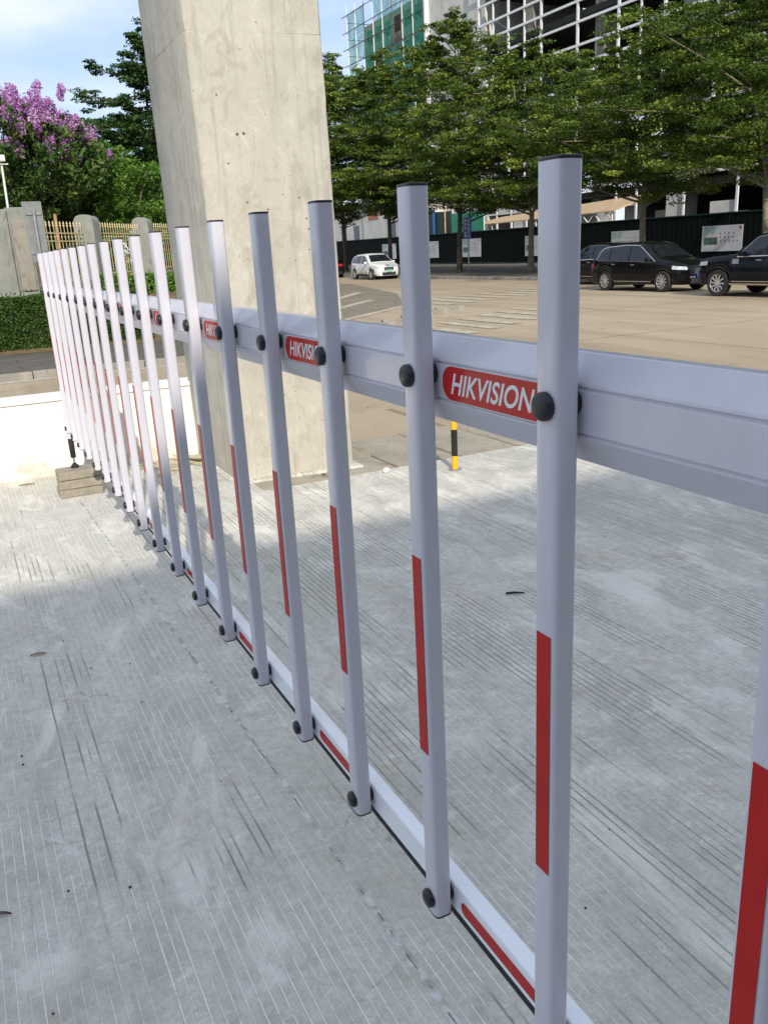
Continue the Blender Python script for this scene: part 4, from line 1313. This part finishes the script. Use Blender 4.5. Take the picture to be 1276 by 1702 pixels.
# plastered block and scaffolded block further left
pb = empty('plastered_block', (0, -51, -.2))
tag(pb, 'pale plastered building end between the window grid and the green netting', 'building')
part('wall', 'plaster', 77.75, 88.6, -12, 0, 0, 27.5, pb)
for k in range(2):
    for r in range(3):
        part('window', 'glass', 79.2 + k * 3.1, 80.8 + k * 3.1, .003, .04, 1.6 + r * 4.4, 3.4 + r * 4.4, pb)
part('corner_post', 'frame_white', 88.65, 88.95, -.4, .5, 0, 31, pb)
sc = empty('scaffolded_block', (0, -51, -.2))
tag(sc, 'building wrapped in scaffolding and green netting at the far left of the row', 'building')
part('wall', 'site_conc', 89.0, 107.5, -14, -1.4, 0, 28.5, sc)
for k in range(7):
    for r in range(9):
        part('window', 'site_dark', 90.2 + k * 2.5, 91.7 + k * 2.5, -1.397, -1.36, 1.4 + r * 3.1, 3.0 + r * 3.1, sc)
for k in range(9):
    u = 89.2 + k * 2.45
    mb = MB(); mb.tube([(u, .35, 0), (u, .35, 30.4 + (k % 3) * .4)], .06, 6); mb.build('standard', M['frame_white' if k % 3 else 'scaf'], sc)
for r in range(16):
    z = 1.9 * (r + 1) - .4
    mb = MB(); mb.tube([(88.9, .42, z), (110.2, .42, z)], .045, 6); mb.build('ledger', M['scaf'], sc)
for k in range(8):
    for r in range(5):
        if (k * 3 + r * 5) % 7 == 0: continue
        mb = MB(); n = 6
        u0, z0 = 89.3 + k * 2.45, 15.2 + r * 3.0
        vs = [(u0 + 2.3 * i / n, .30 + .10 * math.sin(i * 1.3 + j + k) * (1 if 0 < i < n else .2), z0 + 2.95 * j / n) for i in range(n + 1) for j in range(n + 1)]
        mb.add(vs, [(i * (n + 1) + j, (i + 1) * (n + 1) + j, (i + 1) * (n + 1) + j + 1, i * (n + 1) + j + 1) for i in range(n) for j in range(n)])
        mb.build('net', M['net'], sc, smooth=True)
for r in range(9):
    mb = MB(); mb.tube([(108.9, .42, 14 + r * 1.9), (108.9, -8, 14 + r * 1.9)], .045, 6); mb.build('ledger', M['scaf'], sc)

# things standing just behind the hoarding
aw = empty('lean_to_roof', (0, -43.6, -.2))
tag(aw, 'tan sheet roof on white trusses above the hoarding', 'roof')
mb = MB(); mb.add([(50.0, 0, 3.45), (69.6, 0, 3.25), (69.6, -3.6, 3.9), (49.4, -3.6, 4.6), (50.0, 0, 3.53), (69.6, 0, 3.33), (69.6, -3.6, 3.98), (49.4, -3.6, 4.68)],
                  [(0, 1, 2, 3), (4, 7, 6, 5), (0, 4, 5, 1), (1, 5, 6, 2), (2, 6, 7, 3), (3, 7, 4, 0)])
mb.build('roof_sheet', M['tan_roof'], aw)
mb = MB(); mb.tube([(50.2, -.1, 2.80), (60, -.1, 2.75)], .06, 6); mb.build('bottom_chord', M['frame_white'], aw)
for k in range(7):
    mb = MB(); mb.tube([(50.2 + k * 1.4, -.1, 2.80), (50.9 + k * 1.4, -.1, 3.44)], .045, 6); mb.tube([(50.9 + k * 1.4, -.1, 3.44), (51.6 + k * 1.4, -.1, 2.80)], .045, 6)
    mb.build('truss_web', M['frame_white'], aw)
for u in (50.3, 59.5, 69):
    mb = MB(); mb.tube([(u, -.1, 0), (u, -.1, 3.3)], .06, 8); mb.build('post', M['frame_white'], aw)
gs = empty('green_screen', (0, -43.0, -.2))
tag(gs, 'bright green sheet screen above the hoarding near the blue sign', 'screen')
part('sheet', 'green_sheet', 66.3, 71.8, -.03, .0, 0.2, 4.5, gs)
for u in (66.35, 69, 71.7):
    part('stud', 'frame_white', u - .05, u + .05, -.12, -.035, 0, 4.8, gs)
gd = empty('dark_green_screen', (0, -43.4, -.2))
tag(gd, 'dark green sheet screen with a blue pipe left of the tall tree trunk', 'screen')
part('sheet', 'rail_green', 72.2, 80.6, -.03, 0, .2, 4.8, gd)
mb = MB(); mb.tube([(75.6, .12, 0), (75.6, .12, 5.1)], .14, 10); mb.build('pipe', M['blue_pole'], gd)
for u in (73.5, 77.4, 80.3):
    mb = MB(); mb.tube([(u, .08, 0), (u, .08, 6.3)], .07, 8); mb.build('upright', M['tan_roof'], gd)
hut = empty('site_hut', (0, -45.5, -.2))
tag(hut, 'stained white site hut behind the hoarding beyond the white car', 'hut')
part('wall', 'plaster', 86.0, 106.0, -6, 0, 0, 6.6, hut)
part('flat_roof', 'site_conc', 85.6, 106.4, -6.3, .35, 6.603, 6.9, hut)
part('orange_panel', 'orange', 92.2, 94.8, .003, .05, 5.0, 6.2, hut)
for u in (88.0, 97.6, 101.4):
    wdw = part('window', 'glass', u, u + 1.5, .003, .045, 2.9, 4.5, hut)
part('drain_pipe', 'galv', 96.2, 96.35, .003, .12, 0, 6.5, hut)

# blue sign on a post
bs = empty('street_sign', (48.6, -30.2, -.215))
tag(bs, 'tall blue sign with white characters on a grey post', 'sign')
mb = MB(); mb.tube([(0, -.05, 0), (0, -.05, 3.5)], .05, 10); mb.build('post', M['galv'], bs, smooth=True)
mb = MB(); mb.box(-.46, .46, 0, .05, 2.1, 3.42); face = mb.build('sign_face', M['blue_sign'], bs, bevel=.01)
mb = MB(); rr = random.Random(4)
for col in (-.2, .2):
    for row in range(5):
        cz = 3.22 - row * .24
        for s in range(4):
            if rr.random() < .5:
                z = cz + rr.uniform(-.07, .07); mb.box(col - .09, col + rr.uniform(.03, .09), .0505, .053 + s * .0004, z - .012, z + .012)
            else:
                x = col + rr.uniform(-.07, .07); mb.box(x - .013, x + .013, .0505, .055 + s * .0004, cz - .09, cz + rr.uniform(.03, .09))
mb.build('lettering', M['lettering'], face)

# ------------------------------------------------------------------ parked cars
def lerp_tab(tab, x):
    if x <= tab[0][0]: return tab[0][1]
    for (a, va), (b, vb) in zip(tab, tab[1:]):
        if x <= b:
            t = (x - a) / (b - a)
            t = t * t * (3 - 2 * t) * .5 + t * .5
            return va + (vb - va) * t
    return tab[-1][1]

def make_car(name, label, loc, rz, paint, P, rims='rim', chrome=True, rear_plate='plate_blue', front_plate='plate_blue', side_vent=False):
    t = empty(name, loc, rz)
    tag(t, label, 'car', 'cars parked along the far kerb')
    L, W, WB = P['L'], P['W'], P['WB']
    fx, rx = P['fx'], P['fx'] - WB
    RW = P['RW']; RA = RW + .055
    def zbot(x):
        z = P['zb']
        for wx in (fx, rx):
            d = abs(x - wx)
            if d < RA: z = max(z, RW + math.sqrt(RA * RA - d * d) * .97)
        return z
    def ring(x):
        w = lerp_tab(P['half'], x) * W / 2
        zt = lerp_tab(P['top'], x); zb = min(lerp_tab(P['belt'], x), zt - .015)
        z0 = min(zbot(x), zb - .06)
        wr = w * (P['tumble'] + (1 - P['tumble']) * max(0, 1 - (zt - zb) / .5)) 
        wr = min(wr, w * .93)
        zm = zb + (zt - zb) * .55
        h = zb - z0
        return [(0, z0), (w * .90, z0), (w * .985, z0 + min(.10, h * .3)), (w, z0 + h * .5), (w * .99, z0 + h * .78), (w * .965, zb),
                (w * .965 + (wr - w * .965) * .5, zm), (wr, zt - min(.05, (zt - zb) * .3)), (wr * .84, zt - .006), (wr * .45, zt + .008), (0, zt + .012)]
    xs = sorted(set([round(v, 3) for v in np.linspace(-L / 2, L / 2, 72)] + [round(w + RA * k, 3) for w in (fx, rx) for k in (-1, -.98, -.92, -.8, -.62, -.4, 0, .4, .62, .8, .92, .98, 1)]))
    rings = [ring(x) for x in xs]
    m = len(rings[0])
    mb = MB(); vs, fs = [], []
    for x, r in zip(xs, rings):
        full = [(x, y, z) for y, z in r] + [(x, -y, z) for y, z in reversed(r[1:-1])]
        vs += full
    n = 2 * m - 2
    for i in range(len(xs) - 1):
        for k in range(n):
            fs.append((i * n + k, i * n + (k + 1) % n, (i + 1) * n + (k + 1) % n, (i + 1) * n + k))
    fs.append(tuple(range(n))); fs.append(tuple((len(xs) - 1) * n + k for k in range(n)))
    mb.add(vs, fs)
    body = mb.build('body', M[paint], t, smooth=True)
    def side_y(x, z):
        r = ring(x)
        for (ya, za), (yb, zb) in zip(r[1:], r[2:]):
            if za <= z <= zb and zb > za: return ya + (yb - ya) * (z - za) / (zb - za)
        return r[5][0]
    def side_patch(name, mt, xa, xb, bot, top, parent, off=.006, nx=14, nz=4, th=.0):
        obs = []
        for s in (1, -1):
            mb = MB(); vs = []
            for i in range(nx + 1):
                x = xa + (xb - xa) * i / nx
                b, tp = bot(x), top(x)
                for j in range(nz + 1):
                    z = b + (tp - b) * j / nz
                    vs.append((x, s * (side_y(x, z) + off), z))
            mb.add(vs, [(i * (nz + 1) + j, (i + 1) * (nz + 1) + j, (i + 1) * (nz + 1) + j + 1, i * (nz + 1) + j + 1) for i in range(nx) for j in range(nz)])
            obs.append(mb.build(name, M[mt], parent, smooth=True))
        return obs
    belt = lambda x: lerp_tab(P['belt'], x) + .035
    topl = lambda x: max(belt(x) + .012, lerp_tab(P['top'], x) - .105)
    segs = P['win']
    for a, b in segs:
        side_patch('side_window', 'glass', a, b, belt, lambda x, a=a, b=b: max(belt(x) + .01, min(topl(x), belt(x) + .01 + (x - segs[0][0]) * 2.2, belt(x) + .01 + (segs[-1][1] - x) * P.get('aslope', .62))), t)
    if chrome:
        for s in (1, -1):
            a, b = segs[0][0] - .03, segs[-1][1] + .03
            pts = []
            for i in range(25):
                x = a + (b - a) * i / 24
                z = max(belt(x), min(topl(x) + .012, belt(x) + (x - a) * 2.2, belt(x) + (b - x) * P.get('aslope', .62)))
                pts.append((x, s * (side_y(x, z) + .008), z))
            pts += [(x, s * (side_y(x, belt(x) - .012) + .008), belt(x) - .012) for x in np.linspace(b, a, 14)]
            mb = MB(); mb.tube(pts, .015, 5); mb.build('window_trim', M['chrome'], t, smooth=True)
    # front and rear screens follow the body between hood and roof
    for nm, (xa, xb) in (('windscreen', P['ws']), ('rear_window', P['rs'])):
        mb = MB(); vs = []; nx, nyy = 8, 10
        for i in range(nx + 1):
            x = xa + (xb - xa) * i / nx
            r = ring(x)
            zt = lerp_tab(P['top'], x); wr = r[7][0]
            dzdx = (lerp_tab(P['top'], x + .02) - lerp_tab(P['top'], x - .02)) / .04
            nn = math.hypot(1, dzdx)
            for j in range(nyy + 1):
                y = wr * .88 * (2 * j / nyy - 1)
                a = abs(y) / wr
                z = (zt + .012) if a < .01 else (zt + .012 - .004 * min(a / .45, 1) - .014 * max(0, min(1, (a - .45) / .39)) - .02 * max(0, (a - .84) / .16))
                vs.append((x - dzdx / nn * .008, y, z + 1 / nn * .010))
        mb.add(vs, [(i * (nyy + 1) + j, (i + 1) * (nyy + 1) + j, (i + 1) * (nyy + 1) + j + 1, i * (nyy + 1) + j + 1) for i in range(nx) for j in range(nyy)])
        mb.build(nm, M['glass'], t, smooth=True)
    # lamps, sills, handles, door gaps
    zl = P['zlamp']
    e = L / 2
    side_patch('headlight', 'lamp_clear', e - .50, e - .05, lambda x: zl - .045 + (x - e + .5) * -.06, lambda x: zl + .03 + max(0, (e - x - .05)) * .10, t, .010)
    side_patch('tail_light', 'lamp_red', -e + .03, -e + .32, lambda x: zl + .02, lambda x: zl + .20 - (x + e) * .15, t, .010)
    side_patch('sill', 'trim', rx + RA + .05, fx - RA - .05, lambda x: P['zb'] + .002, lambda x: P['zb'] + .10, t, .008)
    side_patch('sill_trim', 'chrome' if chrome else 'trim', rx + RA + .08, fx - RA - .08, lambda x: P['zb'] + .105, lambda x: P['zb'] + .125, t, .010, nz=1)
    for x in P['doors']:
        side_patch('door_gap', 'trim', x - .006, x + .006, lambda q: P['zb'] + .12, lambda q: belt(q) - .03, t, .004, nx=1, nz=8)
    for x in P['handles']:
        for s in (1, -1):
            z = belt(x) - .13
            mb = MB(); mb.box(x - .09, x + .09, s * (side_y(x, z) + .002) - .004, s * (side_y(x, z) + .022) + .004, z - .016, z + .016)
            mb.build('door_handle', M['chrome' if chrome else paint], t, bevel=.006)
    for s in (1, -1):
        x, z = segs[-1][1] - .22, belt(segs[-1][1] - .22) + .07
        mb = MB(); mb.box(-.07, .07, -.1, .1, -.07, .07)
        o = mb.build('wing_mirror', M[paint], t, bevel=.03, smooth=True); o.location = (x, s * (side_y(x, z) + .13), z)
        # arches
        for wx in (fx, rx):
            mb = MB()
            pts = [(wx + (RA + .01) * math.cos(a), s * (side_y(wx + (RA + .01) * math.cos(a) * .99, RW + .05 + RA * .8 * math.sin(a)) + .004), RW + (RA + .01) * math.sin(a)) for a in np.linspace(.05, math.pi - .05, 15)]
            mb.tube(pts, .022, 6); mb.build('arch_trim', M['trim'] if paint != 'car_white' else M[paint], t, smooth=True)
    wh = W / 2
    for wx in (fx, rx):
        for s in (1, -1):
            wt = empty('wheel', (wx, s * (wh - .125), RW)); wt.parent = t
            wt.rotation_euler = (0, random.uniform(0, 1), 0)
            rr_ = RW * .70
            mb = MB(); mb.lathe([(rr_ * .96, -.105), (RW * .93, -.11), (RW, -.08), (RW, .08), (RW * .93, .11), (rr_ * .96, .105)], 30, axis='y', caps=False)
            mb.build('tyre', M['tyre'], wt, smooth=True)
            mb = MB()
            mb.lathe([(rr_, s * .106), (rr_, s * .085), (rr_ * .9, s * .075), (rr_ * .9, s * .06), (rr_, s * .05)], 30, axis='y', caps=False)
            for k in range(10):
                a = 2 * math.pi * k / 10
                ca, sa = math.cos(a), math.sin(a); q = .019
                p = lambda rad, w_, y_: (rad * ca - w_ * sa, y_, rad * sa + w_ * ca)
                mb.add([p(.03, -q, s * .09), p(.03, q, s * .09), p(rr_ * .93, q * 1.25, s * .10), p(rr_ * .93, -q * 1.25, s * .10),
                        p(.03, -q, s * .05), p(.03, q, s * .05), p(rr_ * .93, q * 1.25, s * .06), p(rr_ * .93, -q * 1.25, s * .06)],
                       [(0, 1, 2, 3), (4, 7, 6, 5), (0, 4, 5, 1), (1, 5, 6, 2), (2, 6, 7, 3), (3, 7, 4, 0)])
            mb.lathe([(.05, s * .06), (.05, s * .098), (.02, s * .10)], 12, axis='y')
            mb.build('rim', M[rims], wt)
            mb = MB(); mb.lathe([(rr_ * .92, s * .040), (rr_ * .92, s * .045)], 24, axis='y'); mb.build('brake_disc', M['trim'], wt)
    # front: grille, plate, lower chrome; rear: plate
    gx = e
    wf = lerp_tab(P['half'], e) * wh
    mb = MB(); mb.box(gx - .03, gx + .012, -wf * .60, wf * .60, zl - .24, zl - .02); mb.build('grille', M['trim'], t, bevel=.02)
    for k in range(3):
        mb = MB(); mb.box(gx + .0125, gx + .022, -wf * .56, wf * .56, zl - .20 + k * .06, zl - .185 + k * .06); mb.build('grille_bar', M['chrome'], t)
    mb = MB(); mb.box(gx - .02, gx + .02, -wf * .85, wf * .85, P['zb'] + .02, P['zb'] + .20); mb.build('lower_bumper', M['trim'], t, bevel=.03)
    for s in (1, -1):
        mb = MB(); mb.box(gx - .16, gx + .014, s * wf * .72 - .13, s * wf * .72 + .13, P['zb'] + .22, P['zb'] + .26); mb.build('fog_lamp', M['chrome'], t, bevel=.01)
    if front_plate:
        mb = MB(); mb.box(gx + .021, gx + .035, -.22, .22, P['zb'] + .22, P['zb'] + .36); mb.build('number_plate', M[front_plate], t, bevel=.004)
    if rear_plate:
        mb = MB(); mb.box(-gx - .03, -gx - .012, -.22, .22, zl - .02, zl + .12); mb.build('number_plate', M[rear_plate], t, bevel=.004)
    wr_ = lerp_tab(P['half'], -e) * wh
    for s in (1, -1):
        mb = MB(); mb.box(-gx - .015, -gx + .05, s * wr_ * .62 - .16, s * wr_ * .62 + .16, zl + .02, zl + .20); mb.build('tail_light', M['lamp_red'], t, bevel=.02)
    mb = MB(); mb.box(-gx - .02, -gx + .03, -wr_ * .85, wr_ * .85, P['zb'] + .02, P['zb'] + .22); mb.build('rear_bumper', M['trim'], t, bevel=.03)
    if side_vent:
        side_patch('side_vent', 'chrome', fx - RA - .30, fx - RA - .06, lambda x: zl - .02, lambda x: zl + .13, t, .012, nx=3, nz=2)
        side_patch('side_step', 'chrome', rx + RA, fx - RA, lambda x: P['zb'] - .03 if False else P['zb'] + .01, lambda x: P['zb'] + .06, t, .06, nx=3, nz=1)
    return t

SUV = dict(L=4.68, W=1.86, WB=2.82, fx=1.44, RW=.355, zb=.24, tumble=.76, zlamp=.80, aslope=.60,
           half=[(-2.34, .74), (-2.2, .90), (-1.7, .985), (-.8, 1), (.8, 1), (1.6, .97), (2.05, .88), (2.26, .74), (2.34, .60)],
           top=[(-2.34, .98), (-2.28, 1.14), (-2.12, 1.30), (-1.85, 1.56), (-1.3, 1.64), (-.5, 1.68), (.1, 1.665), (.45, 1.60), (.85, 1.36), (1.22, 1.12), (1.6, 1.05), (2.05, .965), (2.25, .88), (2.34, .74)],
           belt=[(-2.34, .90), (-1.9, 1.06), (-.5, 1.025), (.9, .985), (1.25, .98), (2.0, .86), (2.34, .70)],
           win=[(-1.86, -1.22), (-1.17, -.22), (-.16, 1.06)], ws=(.50, 1.16), rs=(-2.13, -1.88), doors=(-1.2, -.19, 1.0), handles=(-.95, .02))
HATCH = dict(SUV); HATCH.update(L=4.42, WB=2.66, fx=1.36, RW=.345, zlamp=.78,
           half=[(-2.21, .74), (-2.05, .90), (-1.6, .985), (-.8, 1), (.8, 1), (1.5, .97), (1.95, .88), (2.14, .74), (2.21, .60)],
           top=[(-2.21, .95), (-2.14, 1.12), (-2.0, 1.26), (-1.72, 1.49), (-1.2, 1.58), (-.4, 1.61), (.1, 1.59), (.42, 1.53), (.85, 1.27), (1.15, 1.06), (1.5, .99), (1.95, .90), (2.13, .82), (2.21, .70)],
           belt=[(-2.21, .88), (-1.8, 1.02), (-.5, .99), (.9, .95), (1.2, .93), (1.9, .82), (2.21, .66)],
           win=[(-1.74, -1.16), (-1.11, -.20), (-.14, 1.0)], ws=(.47, 1.08), rs=(-2.0, -1.75), doors=(-1.13, -.17, .95), handles=(-.9, .0))
OFF = dict(SUV); OFF.update(L=5.0, W=1.98, WB=2.95, fx=1.58, RW=.40, zb=.34, zlamp=.98, tumble=.84, aslope=.85,
           half=[(-2.5, .80), (-2.4, .95), (-1.9, 1), (1.0, 1), (1.9, .98), (2.3, .93), (2.44, .84), (2.5, .74)],
           top=[(-2.5, 1.2), (-2.45, 1.62), (-2.3, 1.82), (-1.5, 1.87), (-.2, 1.86), (.25, 1.80), (.75, 1.50), (1.02, 1.26), (1.4, 1.22), (2.2, 1.16), (2.42, 1.10), (2.5, .92)],
           belt=[(-2.5, 1.14), (-.5, 1.16), (1.0, 1.14), (1.4, 1.12), (2.3, 1.04), (2.5, .84)],
           win=[(-2.2, -1.2), (-1.14, -.15), (-.08, .88)], ws=(.30, .98), rs=(-2.47, -2.36), doors=(-1.17, -.11, .95), handles=(-.9, .12))
make_car('parked_car', 'glossy black family car with chrome window trim facing right', (23.55, -22.2, ZR), math.pi + .02, 'car_black', SUV)
make_car('parked_car', 'white hatchback parked left of the tall slat', (51.45, -24.75, ZR), math.pi - .03, 'car_white', HATCH, chrome=False, front_plate='plate_green')
make_car('parked_car', 'large blue-black off-roader with silver side step cut by the right edge', (17.35, -21.5, ZR), .03, 'car_navy', OFF, chrome=True, side_vent=True)
make_car('parked_car', 'dark brown car with red tail lights partly hidden behind the tall slat', (28.75, -24.6, ZR), .02, 'car_maroon', SUV)
make_car('parked_car', 'black car with a lit-looking red tail light behind the white hatchback', (60.2, -24.75, ZR), .0, 'car_black', HATCH, chrome=False)
